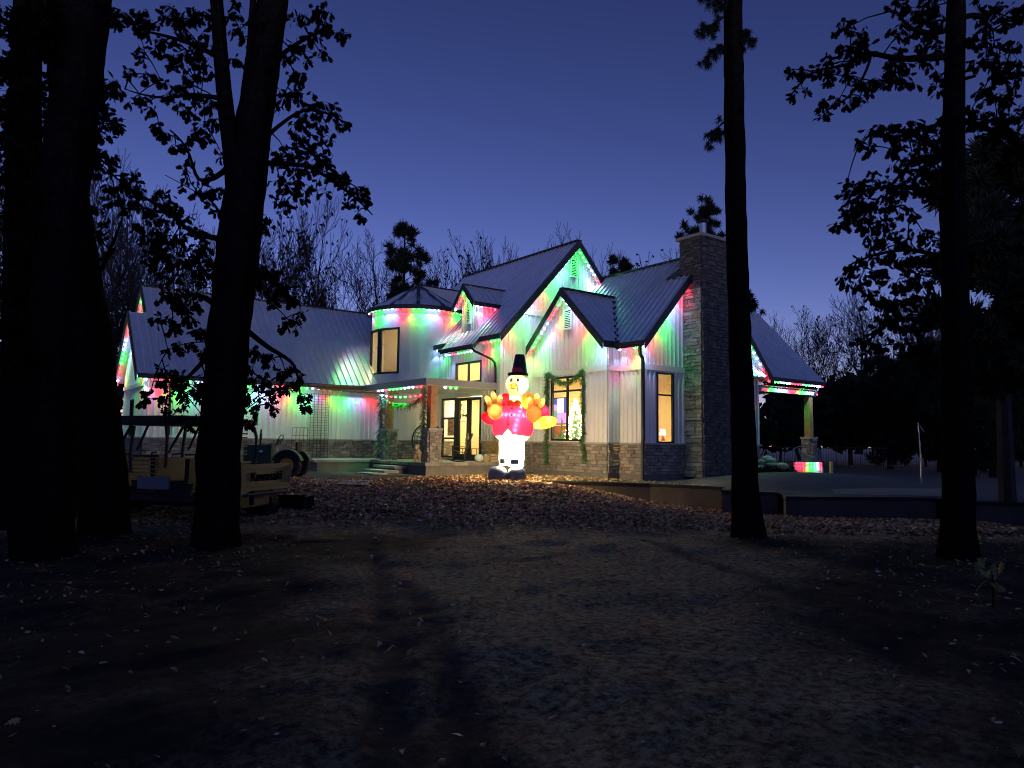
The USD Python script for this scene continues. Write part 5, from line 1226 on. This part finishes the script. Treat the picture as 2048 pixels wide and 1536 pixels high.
def rough_tube(P, r, sides=14, amp=.05, seed=0, step=.12):
    P = np.array(P, float); r = np.array(r, float); seg = np.linalg.norm(np.diff(P, axis=0), axis=1); s = np.r_[0, np.cumsum(seg)]
    n = max(4, int(s[-1]/step)); t = np.linspace(0, s[-1], n)
    from scipy.interpolate import PchipInterpolator as PI_
    Q = np.stack([PI_(s, P[:, k])(t) for k in range(3)], 1); rr = PI_(s, r)(t)
    V, F = tube(Q, rr, sides, False)
    k = meshkit.fbm(V*np.array([7, 7, 2.2]), 3, seed)-.5; cen = np.repeat(Q, sides, 0); V = V+(V-cen)*(k*amp*4)[:, None]
    return V, F
def near_tree(name, label, base_d, trunks, limbs, clusters, seed, leaf=.125, dens=1., spread=.7):
    """trunks, limbs: [(px, py, depth offset, half width px)...]; clusters: (px, py, radius px)"""
    rr = np.random.default_rng(seed)
    pt = lambda px, py, dd=0.: at(px, py, base_d+dd)
    base = pt(*trunks[0][0][:2]); t = thing(name, label, 'tree', base)
    tr = MB(); segs = []
    for k, T in enumerate(trunks):
        P = [pt(x, y, dd) for x, y, dd, w in T]; r = [w*(base_d+dd)/FPX for x, y, dd, w in T]
        tr.add(rough_tube(P, r, 18, .07, seed+k)); segs += P if k else P[2:]
    part(t, 'trunk', tr, 'bark', smooth=50)
    bm_ = MB(); nodes_ = [np.array(p) for p in segs]
    for T in limbs:
        P = [pt(x, y, dd) for x, y, dd, w in T]; r = [w*(base_d+dd)/FPX for x, y, dd, w in T]
        bm_.add(rough_tube(P, r, 8, .05, seed+9, .1))
        for a, b in zip(P[:-1], P[1:]): nodes_ += [a+(b-a)*q for q in (.25, .5, .75, 1.)]
    N = np.array(nodes_); pos, dirs = [], []
    for (px, py, rad) in clusters:
        dd = rr.uniform(-spread, spread); c = pt(px, py, dd); R = rad*(base_d+dd)/FPX
        j = N[np.argmin(np.linalg.norm((N-c)*np.array([1, 1, 1.]), axis=1))]
        mid = (j+c)/2+np.array([0, 0, .05])*np.linalg.norm(c-j); bm_.add(tube([j, mid, c], [.012, .009, .006], 5, False))
        nodes_.append(c); N = np.vstack([N, c, mid])
        for q in range(max(3, int(dens*.085*rad*rad/7))):
            o = rr.normal(size=3); o /= np.linalg.norm(o); o *= R*rr.uniform(.15, 1.)**.6; e = c+o*np.array([1, 1, .9])
            if rr.random() < .7: bm_.add(tube([c+(e-c)*.1, (c+e)/2+EZ*.02, e], [.005, .004, .003], 4, False))
            m = rr.integers(4, 8)
            d = rr.normal(size=(m, 3))*.62+np.array([0, 0, -.85])+(o/R)*.3
            pos.append(np.repeat(e[None], m, 0)+rr.normal(size=(m, 3))*.02); dirs.append(d)
    part(t, 'branches', bm_, 'bark')
    pos, dirs = np.vstack(pos), np.vstack(dirs)
    part(t, 'leaves', place_leaves(pos, dirs, leaf*rr.uniform(.7, 1.25, len(pos)), rr), 'oak_leaf', kind='stuff')
    return t
def grid(*rows): return [c for r_ in rows for c in r_]
# forked oak left of centre
near_tree('oak_tree', 'big forked oak with hanging dead leaves in front of the utility vehicle', 11.0,
    [[(430, 1105, 0, 50), (433, 1060, 0, 45), (440, 900, 0, 42), (455, 700, 0, 40), (476, 500, .05, 41), (497, 330, .1, 37), (522, 150, .2, 33), (546, 0, .3, 29), (570, -160, .45, 24), (600, -420, .8, 14)],
     [(478, 420, 0, 22), (462, 300, -.1, 17), (448, 180, -.2, 15), (436, 40, -.3, 13), (424, -120, -.4, 11), (400, -340, -.6, 6)]],
    [[(484, 290, 0, 9), (496, 150, 0, 7), (506, 0, 0, 6), (512, -120, 0, 4)], [(500, 320, 0, 6), (560, 250, .1, 4), (620, 220, .2, 3), (690, 245, .3, 1.5)], [(505, 330, 0, 7), (600, 330, .2, 4.5), (680, 372, .3, 3), (745, 430, .4, 1.2)],
     [(530, 140, 0, 6), (590, 90, .1, 4), (650, 60, .2, 2)], [(455, 200, -.1, 6), (390, 190, -.3, 4), (320, 195, -.4, 2.5), (250, 178, -.5, 1)], [(445, 120, -.2, 6), (360, 80, -.4, 4), (280, 60, -.6, 2)],
     [(460, 330, 0, 6), (400, 360, -.3, 4), (375, 300, -.4, 2.5), (340, 260, -.4, 1.5)], [(450, 480, 0, 7), (400, 470, -.3, 5), (330, 420, -.5, 3.5), (250, 370, -.6, 2), (205, 330, -.7, 1)], [(440, 620, 0, 7), (390, 590, -.3, 5), (345, 600, -.4, 3)],
     [(470, 640, 0, 7), (530, 690, -.2, 5), (590, 735, -.3, 3), (600, 790, -.3, 1.5)], [(480, 520, 0, 6), (540, 560, -.1, 4), (600, 610, -.2, 2)], [(440, 690, 0, 6), (390, 740, -.3, 4), (340, 790, -.4, 2)], [(445, 440, 0, 3), (420, 400, -.2, 2), (385, 380, -.3, 1), (330, 350, -.3, .7)]],
    [(646, 28, 26), (672, 70, 24), (655, 52, 20), (596, 36, 22), (604, 100, 20), (620, 66, 18), (575, 118, 16), (590, 150, 20), (640, 105, 14),
     (560, 205, 24), (590, 190, 24), (612, 225, 24), (640, 205, 24), (668, 232, 22), (690, 245, 16), (640, 250, 20), (600, 255, 22), (570, 300, 20), (606, 292, 26), (640, 285, 24), (650, 310, 20), (560, 330, 20),
     (560, 365, 24), (592, 340, 26), (620, 330, 24), (590, 390, 24), (560, 405, 20), (610, 370, 22), (652, 345, 22), (682, 355, 22), (700, 380, 22), (726, 372, 18), (738, 400, 16), (715, 425, 16), (694, 415, 14), (650, 376, 16), (530, 430, 14), (535, 460, 12),
     (268, 28, 26), (300, 52, 24), (330, 84, 26), (342, 32, 22), (290, 105, 20), (378, 38, 30), (395, 84, 32), (372, 118, 26), (410, 130, 28), (405, 30, 28), (345, 120, 18), (262, 148, 15), (300, 150, 18), (322, 160, 16), (345, 178, 18), (385, 170, 26), (400, 205, 26), (265, 198, 16), (290, 206, 18), (312, 225, 16), (330, 190, 16), (372, 225, 22), (410, 250, 26), (395, 280, 20), (318, 248, 10), (335, 268, 16), (352, 292, 20), (378, 308, 18), (372, 340, 12), (382, 366, 16), (396, 388, 16), (420, 350, 18), (430, 380, 20), (428, 415, 18), (440, 300, 16),
     (505, 95, 18), (470, 120, 16), (480, 60, 20), (460, 20, 22), (515, 40, 18), (450, 210, 14), (500, 200, 12),
     (216, 330, 24), (245, 355, 26), (230, 385, 22), (272, 375, 24), (268, 410, 24), (300, 435, 26), (330, 395, 22), (345, 420, 22), (320, 455, 24), (360, 435, 20), (300, 480, 26), (330, 505, 26), (360, 480, 26), (395, 470, 24), (410, 500, 28), (380, 520, 28), (345, 540, 26), (400, 545, 26), (428, 540, 22), (300, 520, 18), (270, 455, 18),
     (352, 580, 24), (385, 600, 26), (350, 615, 24), (332, 600, 16), (378, 640, 24), (345, 650, 20), (405, 660, 20), (320, 640, 18), (360, 690, 18), (395, 700, 18), (336, 700, 14),
     (530, 560, 24), (560, 580, 24), (590, 600, 22), (600, 625, 16), (540, 605, 18), (565, 640, 16), (520, 545, 18), (585, 650, 12),
     (508, 705, 20), (540, 720, 24), (570, 740, 22), (595, 755, 18), (505, 745, 20), (530, 765, 22), (555, 780, 20), (500, 790, 18), (520, 810, 18), (490, 820, 16), (605, 790, 14), (612, 815, 9), (575, 770, 14), (545, 810, 12), (500, 845, 12),
     (312, 745, 16), (335, 765, 20), (360, 780, 22), (385, 770, 22), (405, 790, 22), (330, 800, 18), (372, 815, 18), (345, 830, 14), (400, 825, 16), (300, 790, 12), (412, 760, 18), (350, 750, 20), (285, 795, 8), (415, 850, 12), (385, 850, 10)], 3, dens=1.25)
# leaning pair at the left
near_tree('oak_tree', 'thick black trunk nearest the left edge of the pair, leaning right', 9.6,
    [[(84, 1180, 0, 64), (88, 1050, 0, 57), (98, 850, 0, 55), (108, 700, 0, 50), (128, 400, .1, 46), (150, 200, .2, 45), (172, 0, .3, 44), (205, -300, .6, 34), (230, -700, 1.2, 20)]],
    [[(185, 60, .3, 9), (215, 40, .2, 5), (240, 20, .1, 2)], [(140, 300, 0, 8), (195, 215, -.2, 5), (240, 170, -.3, 2)], [(100, 120, .2, 12), (40, 60, .1, 8), (-20, 30, 0, 5)], [(115, 480, 0, 7), (60, 420, -.2, 5), (0, 380, -.4, 3)]],
    [(228, 45, 18), (236, 22, 12), (215, 20, 14), (210, 172, 22), (232, 168, 18), (205, 200, 18), (222, 245, 20), (200, 262, 20), (236, 250, 14), (196, 232, 18), (190, 312, 18), (206, 306, 14), (185, 340, 14),
     (20, 30, 40), (60, 60, 36), (90, 25, 40), (40, 90, 26), (95, 90, 30), (20, 130, 34), (60, 140, 26), (100, 150, 24), (30, 190, 36), (75, 195, 28), (10, 240, 36), (50, 260, 24), (90, 250, 20), (15, 300, 34), (60, 330, 22), (80, 300, 16), (20, 370, 32), (55, 400, 26), (25, 440, 34), (70, 450, 24), (20, 510, 34), (60, 520, 28), (30, 580, 34), (65, 600, 28), (20, 650, 32), (50, 700, 30), (20, 740, 30)], 4, dens=1.3)
near_tree('oak_tree', 'black trunk leaning left behind the thick left trunk, before the lit gable', 11.6,
    [[(212, 1130, 0, 48), (208, 1000, 0, 46), (203, 880, 0, 40), (190, 720, 0, 34), (170, 540, .1, 28), (150, 400, .2, 26), (120, 150, .4, 22), (95, -60, .6, 18), (60, -400, 1, 8)]],
    [[(175, 590, 0, 5), (220, 500, .1, 3), (250, 420, .2, 1.5)]], [(200, 420, 20), (210, 455, 18), (215, 400, 14), (195, 480, 14), (220, 500, 12)], 5)
near_tree('oak_tree', 'slim dark trunk at the far left edge', 12.5,
    [[(22, 1080, 0, 26), (26, 800, 0, 22), (30, 500, 0, 20), (38, 200, .1, 18), (46, -50, .2, 15), (50, -300, .3, 8)]], [[(38, 300, 0, 5), (0, 220, 0, 3)]], [(5, 120, 30), (60, 110, 26), (20, 210, 28), (70, 250, 24), (10, 340, 26), (30, 420, 24)], 6)
near_tree('oak_tree', 'second slim dark trunk just right of the far left edge', 13.5,
    [[(68, 1060, 0, 24), (66, 800, 0, 20), (64, 500, 0, 18), (66, 200, .1, 16), (70, -50, .2, 12), (72, -300, .3, 6)]], [[(66, 350, 0, 4), (95, 270, 0, 2)]], [(95, 260, 18), (90, 180, 22), (50, 160, 20), (85, 330, 14)], 16)
# right oak
near_tree('oak_tree', 'tall oak with dark leaf sprays near the right edge', 10.6,
    [[(1918, 1125, 0, 42), (1917, 1050, 0, 32), (1915, 850, 0, 28), (1910, 600, 0, 25), (1906, 350, 0, 22), (1909, 150, 0, 19), (1912, 0, .1, 17), (1914, -160, .2, 14), (1918, -420, .4, 8)]],
    [[(1895, 112, 0, 8), (1850, 116, -.1, 7), (1790, 116, -.2, 5.5), (1740, 106, -.3, 4.5), (1690, 130, -.4, 3), (1640, 140, -.4, 2), (1585, 185, -.5, 1)], [(1742, 108, -.3, 3), (1700, 190, -.4, 2), (1645, 225, -.4, 1)],
     [(1895, 60, 0, 5), (1830, 60, -.2, 4), (1790, 20, -.3, 2)], [(1890, 310, 0, 6), (1830, 270, -.2, 5), (1770, 258, -.3, 3), (1725, 285, -.4, 1.5)], [(1890, 400, 0, 6), (1820, 375, -.2, 5), (1740, 378, -.3, 3), (1690, 440, -.4, 1.5)],
     [(1890, 520, 0, 6), (1820, 500, -.2, 4), (1750, 510, -.3, 2.5), (1700, 530, -.3, 1.2)], [(1920, 40, 0, 6), (1960, 32, .1, 5), (1985, 60, .1, 3), (2040, 30, .2, 2)], [(1920, 160, 0, 4), (1950, 152, .1, 3)], [(1920, 240, 0, 7), (1980, 260, .2, 5), (2050, 300, .4, 3)], [(1890, 640, 0, 6), (1800, 640, -.2, 4), (1730, 690, -.3, 2)]],
    [(1684, 60, 20), (1720, 68, 20), (1700, 92, 24), (1730, 105, 24), (1700, 122, 22), (1660, 128, 20), (1645, 150, 22), (1618, 150, 16), (1586, 138, 9), (1605, 176, 12), (1584, 188, 9), (1688, 152, 14), (1725, 158, 18), (1745, 165, 16), (1780, 140, 20), (1800, 160, 24), (1790, 110, 18), (1770, 168, 16), (1812, 128, 18), (1720, 192, 16), (1700, 206, 14), (1680, 195, 14), (1650, 208, 16), (1650, 232, 10),
     (1795, 8, 20), (1830, 30, 26), (1860, 60, 28), (1825, 60, 22), (1872, 20, 30), (1850, 90, 18), (1875, 150, 18), (1855, 130, 16), (1840, 120, 14), (1880, 100, 18), (1872, 175, 12), (1800, 65, 14),
     (1720, 282, 12), (1738, 292, 16), (1770, 262, 22), (1742, 268, 14), (1800, 268, 24), (1830, 262, 24), (1860, 275, 26), (1875, 250, 20), (1790, 300, 16), (1825, 310, 22), (1855, 315, 24), (1810, 340, 22), (1788, 332, 14), (1840, 345, 22), (1870, 345, 18),
     (1690, 378, 14), (1712, 368, 18), (1745, 362, 22), (1780, 370, 24), (1815, 375, 24), (1850, 380, 24), (1700, 400, 20), (1730, 398, 22), (1690, 430, 18), (1680, 452, 14), (1715, 428, 18), (1760, 410, 20), (1800, 415, 18), (1740, 450, 18), (1770, 440, 18), (1820, 430, 14), (1726, 405, 18),
     (1745, 478, 20), (1780, 470, 22), (1815, 480, 22), (1850, 470, 22), (1700, 530, 18), (1740, 515, 22), (1780, 510, 24), (1820, 520, 24), (1850, 510, 22), (1690, 555, 16), (1720, 560, 22), (1760, 550, 24), (1800, 555, 26), (1840, 555, 26), (1735, 595, 20), (1775, 600, 24), (1815, 600, 26), (1855, 600, 24), (1800, 640, 26), (1840, 645, 26), (1770, 640, 22), (1735, 690, 20), (1770, 690, 22), (1810, 690, 26), (1845, 695, 24),
     (1960, 20, 22), (2000, 30, 24), (2036, 40, 26), (1970, 55, 16), (1990, 95, 20), (2020, 105, 24), (1950, 85, 16), (1978, 118, 22), (2010, 140, 20), (1955, 125, 14), (1985, 148, 16), (2030, 150, 20), (1940, 80, 14), (1962, 190, 20), (1990, 200, 22), (2020, 195, 24), (1945, 215, 16), (1960, 240, 18), (2000, 240, 26), (2035, 240, 26), (1975, 270, 20), (2010, 280, 26), (2040, 290, 26), (1945, 250, 14)], 9, dens=1.35)
# pine trunk
def pine_near():
    d = 12.7; pt = lambda x, y, dd=0: at(x, y, d+dd); b = pt(1498, 1085); t = thing('pine_tree', 'tall straight pine trunk standing before the chimney', 'tree', b)
    T = [(1498, 1100, 46), (1496, 1065, 34), (1491, 1000, 28), (1488, 900, 25), (1481, 700, 22), (1474, 500, 20.5), (1469, 250, 19.5), (1466, 0, 18.5), (1464, -300, 17), (1462, -800, 12)]
    part(t, 'trunk', rough_tube([pt(x, y) for x, y, w in T], [w*d/FPX for x, y, w in T], 18, .06, 3), 'bark', smooth=50)
    br, nd = MB(), MB()
    for pts in ([(1452, 30), (1425, 50), (1400, 60)], [(1452, 90), (1425, 100), (1415, 120)], [(1452, 240), (1436, 255), (1430, 285)], [(1480, 60), (1492, 70), (1494, 80)], [(1496, 592), (1500, 600), (1499, 604)], [(1452, 20), (1430, 5), (1415, -20)]):
        P = [pt(x, y, -.1) for x, y in pts]; br.add(tube(P, [.02, .012, .006], 5)); rq = np.random.default_rng(int(pts[0][1]+pts[1][0]))
        for k in range(16):
            q = rq.uniform(.25, 1.05); c = P[0]+(P[1]-P[0])*min(1, q*2) if q < .5 else P[1]+(P[2]-P[1])*(q*2-1); c = c+rq.normal(size=3)*.07-EZ*.03
            br.add(tube([P[1], c], [.005, .003], 4)); nd.add(needles([c, c+rq.normal(size=3)*.03], .02, 90, .07, int(rq.integers(1e6)), .35, .005))
    part(t, 'branches', br, 'bark'); part(t, 'needles', nd, 'pine_green', kind='stuff')
    fl_ = np.array(on_z(1500, 1080, 0)); 
pine_near()
def low_plant():
    c = at(1985, 1160, 7.2); t = thing('leafy_seedling', 'pale young leafy plant at the lower right edge', 'plant', (c[0], c[1], 0)); rr = np.random.default_rng(2)
    part(t, 'stem', tube([(c[0], c[1], -.02), c+EZ*.05], .008, 5), 'bark'); n = 9
    part(t, 'leaves', place_leaves(np.repeat(c[None], n, 0)+rr.normal(size=(n, 3))*.05, rr.normal(size=(n, 3))*.7+[0, 0, .1], np.full(n, .17), rr), 'yellow_leaf')
low_plant()

# ------------------------------------------------------------------ trees behind the house
def bare_tree(seed, H=14., spread=.5, leaves=0):
    rr = random.Random(seed); tr, br = MB(), MB(); tips = []
    def grow(p, d, L, r, lev):
        n = 5 if lev < 2 else 4; P, R = [p], [r]
        for k in range(n):
            d = d+np.array([rr.gauss(0, .10), rr.gauss(0, .10), .05+.03*lev]); d /= np.linalg.norm(d)
            p = p+d*L/n; P.append(p); R.append(max(.016, r*(1-.5*(k+1)/n)))
        (tr if lev == 0 else br).add(tube(P, R, 7 if lev == 0 else (5 if lev == 1 else 3), False))
        if lev >= 4: tips.append(P[-1]); return
        m = [6, 5, 4, 4][lev]
        for k in range(m):
            q = (.35 if lev == 0 else .2)+(.65 if lev == 0 else .8)*(k+.7)/m; i = min(n-1, int(q*n)); pp = P[i]+(P[i+1]-P[i])*(q*n-i)
            a = rr.uniform(0, 2*PI); perp = np.cross(d, [math.cos(a), math.sin(a), .2]); perp /= max(1e-6, np.linalg.norm(perp))
            dd = d*.75+perp*rr.uniform(.5, .95)*spread*1.5; dd /= np.linalg.norm(dd)
            grow(pp, dd, L*rr.uniform(.42, .62), R[i]*.62, lev+1)
        grow(P[-1], d, L*.5, R[-1], lev+1)
    grow(np.zeros(3), np.array([0, 0, 1.]), H*.52, H*.011, 0)
    hz = max(v[:, 2].max() for v in br.v); k = H/hz
    for q in tr.v+br.v: q[:, 2] *= k
    return tr, br, [np.array(p)*[1, 1, k] for p in tips]
def bare_proto(name, label, seed, H, loc, spread=.5, leaf=0, group=None, scale=None):
    tr, br, tips = bare_tree(seed, H, spread); t = thing(name, label, 'tree', loc, scale=scale, group=group)
    part(t, 'trunk', tr, 'bark_far', local=True); part(t, 'crown', br, 'bark_far', local=True)
    if leaf:
        rr = np.random.default_rng(seed); tp_ = np.array(tips)[rr.random(len(tips)) < leaf]; n = len(tp_)
        part(t, 'dead_leaves', place_leaves(tp_, rr.normal(size=(n, 3))+[0, 0, -.8], np.full(n, .28), rr), 'oak_leaf', kind='stuff', local=True)
    return t
def far_xy(px, d, z=.2): p = at(px, 885, d); return (p[0], p[1], z)
def top_h(py, d): return (890-py)*d/FPX+1.4
BARE_L = 'bare leafless tree in the woods behind the house'
BARE_G = 'bare trees in the woods behind the house'
HB = 15.
pA = bare_proto('bare_tree', 'bare tree with upswept limbs rising left of the tall pine, above the low roof', 31, HB, far_xy(640, 50), .66, .35, scale=(1, 1, top_h(370, 50)/HB))
pB = bare_proto('bare_tree', 'wide branching bare tree right of the house, above the porch roof corner', 33, HB, far_xy(1700, 52), .95, 0, scale=(1, 1, top_h(565, 52)/HB))
pC = bare_proto('bare_tree', 'bare tree rising behind the ridge left of the tall gable peak', 36, HB, far_xy(1010, 60), .78, 0, scale=(1, 1, top_h(440, 60)/HB))
PR = [pA, pB, pC]
rt = random.Random(77)
for px, py, d in ((705, 450, 52), (590, 470, 54), (545, 500, 50), (760, 480, 60), (880, 478, 60), (930, 480, 58), (1060, 452, 62), (1280, 480, 60), (1310, 520, 64), (240, 285, 40), (290, 330, 42), (200, 380, 46), (330, 400, 48), (380, 420, 50), (430, 440, 52), (160, 330, 44), (1600, 600, 58), (1640, 610, 50), (1790, 570, 54), (1850, 580, 50), (1930, 610, 48), (1990, 560, 50), (2040, 590, 52), (1560, 690, 60), (100, 350, 42), (40, 340, 40), (-20, 300, 42), (840, 560, 64), (270, 470, 47), (480, 520, 56), (1745, 600, 60), (1890, 640, 58), (2090, 560, 50), (660, 520, 62)):
    s = top_h(py, d)/HB
    copy(rt.choice(PR), far_xy(px, d), rt.uniform(0, 6.28), (s*rt.uniform(.75, 1.0), s*rt.uniform(.75, 1.0), s), *((BARE_L.replace('behind the house', 'left of the low wing'), 'tree', 'bare trees left of the low wing') if px < 300 else (BARE_L.replace('behind the house', 'right of the porch roof'), 'tree', 'bare trees right of the porch roof') if px > 1500 else (BARE_L.replace('behind the house', 'behind the low left roof'), 'tree', 'bare trees behind the low left roof') if px < 800 else (BARE_L.replace('behind the house', 'behind the tall gables'), 'tree', 'bare trees behind the tall gables')))
def pine_tree(label, seed, px, py, d, wpx, low=.35, group=None, dens=1.):
    H = top_h(py, d); W = wpx*d/FPX; rr = np.random.default_rng(seed); loc = far_xy(px, d); t = thing('pine_tree', label, 'tree', loc, group=group); LOC[t] = np.zeros(3)
    part(t, 'trunk', tube([(0, 0, -.3), (.05, 0, H*.5), (0, .05, H*.97)], [.22, .15, .04], 8), 'bark_far', local=True)
    nd, br = MB(), MB(); n = int(42*dens)
    for k in range(n):
        q = (k+rr.random())/n; z = H*(low+(1-low)*q); R = W*(.35+.65*math.sin(PI*(.12+.80*(1-q))))*rr.uniform(.55, 1.05)*.5; a = rr.uniform(0, 2*PI)
        e = np.array([math.cos(a)*R, math.sin(a)*R, z+R*rr.uniform(-.05, .35)]); br.add(tube([(0, 0, z), e*[.6, .6, 1]+[0, 0, -.04*R], e], [.04, .025, .01], 4, False))
        for j in range(4):
            c = np.array([0, 0, z])+(e-[0, 0, z])*rr.uniform(.45, 1.05)+rr.normal(size=3)*W*.045; nd.add(needles([c, c+rr.normal(size=3)*.12], .16*W**.5*.62, int(95*dens), .30, int(rr.integers(1e6)), -.15, .03))
    part(t, 'branches', br, 'bark_far', local=True); part(t, 'needles', nd, 'pine_green', kind='stuff', local=True)
    return t
pine_tree('dark full pine rising behind the turret and low roof', 41, 800, 462, 48, 118, .42)
pine_tree('small dark pine top between the two gable ridges', 42, 1237, 520, 60, 62, .6)
pine_tree('dark pine top behind the chimney flue', 43, 1408, 402, 56, 100, .6)
pine_tree('broad evergreen with layered boughs at the right edge', 44, 2010, 300, 19, 300, .32, dens=1.6)
pine_tree('dark evergreen low behind the right oak', 45, 1880, 690, 40, 190, .1, dens=1.2)
pine_tree('dark evergreen right of the slim pole', 46, 1985, 640, 34, 210, .1, dens=1.2)
pine_tree('dark evergreen behind the basketball goal', 47, 1780, 720, 44, 150, .08, dens=1.2)
pine_tree('dark evergreen behind the far left trunks', 48, 60, 560, 36, 200, .1, dens=1.2)
pine_tree('dark evergreen left of the lit left gable', 49, 180, 640, 38, 120, .1)
def treeline():
    rr = np.random.default_rng(12); V, F = [], []; n = 0
    mb = MB()
    for (px0, px1, pt0, pt1, d0, d1, cnt) in ((1540, 2500, 735, 770, 46, 60, 5200), (-700, 235, 700, 720, 36, 50, 3200), (230, 1540, 800, 830, 60, 75, 2600)):
        px = rr.uniform(px0, px1, cnt); d = rr.uniform(d0, d1, cnt); top = rr.uniform(pt0, pt1, cnt)+(meshkit.fbm(np.stack([px/60, px*0, px*0], 1), 3, 4)-.5)*90; py = top+(rr.random(cnt)**1.2)*(890-top)
        P = np.array([at(a, b, c) for a, b, c in zip(px, py, d)]); s = rr.uniform(.35, .9, cnt)
        q1 = rr.normal(size=(cnt, 3)); q1 /= np.linalg.norm(q1, axis=1, keepdims=True); q2 = np.cross(q1, rr.normal(size=(cnt, 3))); q2 /= np.linalg.norm(q2, axis=1, keepdims=True)
        for k in range(3):
            o = P+rr.normal(size=(cnt, 3))*.25
            T = np.stack([o+q1*s[:, None]*.5, o-q1*s[:, None]*.3+q2*s[:, None]*.4, o-q1*s[:, None]*.3-q2*s[:, None]*.4, o+q2*s[:, None]*.7], 1).reshape(-1, 3); i = np.arange(cnt)[:, None]*4
            mb.add((T, np.vstack([i+[0, 1, 2], i+[0, 3, 1]])))
    # unseen woods added behind the viewer to block low sky light
    cnt = 16000; th = rr.uniform(math.radians(70), math.radians(290), cnt); R = rr.uniform(17, 34, cnt); fwd = math.atan2(.8, .6)
    top = 3.5+3*rr.random(cnt)+2.5*meshkit.fbm(np.stack([th*6, th*0, th*0], 1), 3, 8); z = top*rr.random(cnt)**.8
    P = np.stack([np.cos(fwd+th)*R, np.sin(fwd+th)*R, z], 1); s = rr.uniform(.7, 1.7, cnt)
    q1 = rr.normal(size=(cnt, 3)); q1 /= np.linalg.norm(q1, axis=1, keepdims=True); q2 = np.cross(q1, rr.normal(size=(cnt, 3))); q2 /= np.linalg.norm(q2, axis=1, keepdims=True)
    for k in range(2):
        o = P+rr.normal(size=(cnt, 3))*.4; T = np.stack([o+q1*s[:, None]*.6, o-q1*s[:, None]*.3+q2*s[:, None]*.5, o-q1*s[:, None]*.3-q2*s[:, None]*.5, o+q2*s[:, None]*.8], 1).reshape(-1, 3); i = np.arange(cnt)[:, None]*4
        mb.add((T, np.vstack([i+[0, 1, 2], i+[0, 3, 1]])))
    solo('treeline', mb, 'pine_green', 'dark mass of far woods plus unseen woods added behind the viewer to block sky light', 'woods', kind='stuff')
treeline()

# ------------------------------------------------------------------ leaf litter
def litter():
    protos = UsdGeom.Scope.Define(stage, '/World/leaf_litter_shapes') if False else None
    path = numbered('/World/leaf_litter'); pi = UsdGeom.PointInstancer.Define(stage, path); rr = np.random.default_rng(20); pr = []
    for k in range(4):
        v = LV.copy(); v[:, 1] -= .5; v[:, 2] = .10*np.sin(v[:, 1]*3+k)+(.22+.08*k)*np.abs(v[:, 0])*(1 if k % 2 else -1)+.06*k*v[:, 1]
        usdkit.mesh(stage, f'{path}/leaf_{k:03d}' if k else f'{path}/leaf', (v, LF), MAT['dry_leaf']); pr.append(Sdf.Path(f'{path}/leaf_{k:03d}' if k else f'{path}/leaf'))
    A, B = [], []
    def put(n, a0, a1, b0, b1, keep):
        a, b = rr.uniform(a0, a1, n), rr.uniform(b0, b1, n); m = rr.random(n) < keep(a, b); A.append(a[m]); B.append(b[m])
    inside = Polygon([c[:2] for c in CHAIN]+[(45, -14), (60, 60), (2, 45), (8.6, 24.2)])
    put(46000, -7.5, 12, 12.8, 25.2, lambda a, b: sm((b-12.9-.12*np.maximum(a, 0)+1.2*(meshkit.noise(np.stack([a, b, a*0], -1)*.9, 5)-.5))/1.6)*np.clip(1.2-.05*np.abs(a-1), .2, 1))
    put(15000, -8, 10, 2.2, 17, lambda a, b: .22+.22*sm((np.abs(a-.09*b+.2)-2.6)/2.2))
    a, b = np.concatenate(A), np.concatenate(B); x, y = xy(a, b); z = gz(a, b)
    import shapely
    ins = shapely.contains_xy(inside, x, y); m = ~ins
    px_, py_ = rr.uniform(11.5, 18.5, 2600), rr.uniform(14.5, 23, 2600)          # some blown onto the strip before the wall
    m2 = shapely.contains_xy(Polygon([(11.1, 21.7), (15.24, 19.9), (17.7, 16.2), (18.4, 14), (19.0, 16), (18.9, 19.2), (17.2, 23.5), (13.6, 23.4)]), px_, py_)
    X = np.concatenate([x[m], px_[m2]]); Y = np.concatenate([y[m], py_[m2]]); Zz = np.concatenate([z[m]+np.where(b[m] > 15, rr.uniform(.0, .04, m.sum()), .0), np.full(m2.sum(), .31)])
    P = np.stack([X, Y, np.zeros_like(X)], 1); aa, bb = ab(X, Y); nr = ((np.abs(aa) < 14) & (bb < 27)).astype(float); nr[len(x[m]):] = 0
    pab = np.stack([aa, bb, np.zeros_like(aa)], 1); Zz = Zz+nr*((meshkit.fbm(pab*.7, 4, 3)-.5)*.14)+.025
    n = len(X); s = rr.uniform(.085, .16, n); fg = bb < 13; s[fg] *= rr.uniform(.18, .62, fg.sum())
    th, ph, yaw = rr.normal(size=n)*.35, rr.normal(size=n)*.35, rr.uniform(0, 2*PI, n)
    from scipy.spatial.transform import Rotation
    q = Rotation.from_euler('zyx', np.stack([yaw, ph, th], 1)).as_quat()
    pi.CreatePrototypesRel().SetTargets(pr); pi.CreateProtoIndicesAttr(Vt.IntArray.FromNumpy(rr.integers(0, 4, n).astype(np.int32)))
    pi.CreatePositionsAttr(Vt.Vec3fArray.FromNumpy(np.stack([X, Y, Zz], 1).astype(np.float32))); pi.CreateScalesAttr(Vt.Vec3fArray.FromNumpy(np.repeat(s[:, None], 3, 1).astype(np.float32)))
    pi.CreateOrientationsAttr(Vt.QuathArray([Gf.Quath(float(w), float(i), float(j), float(k)) for i, j, k, w in q]))
    tag(pi, 'brown fallen leaves thick on the slope before the house', 'fallen leaves', None, 'stuff')
litter()
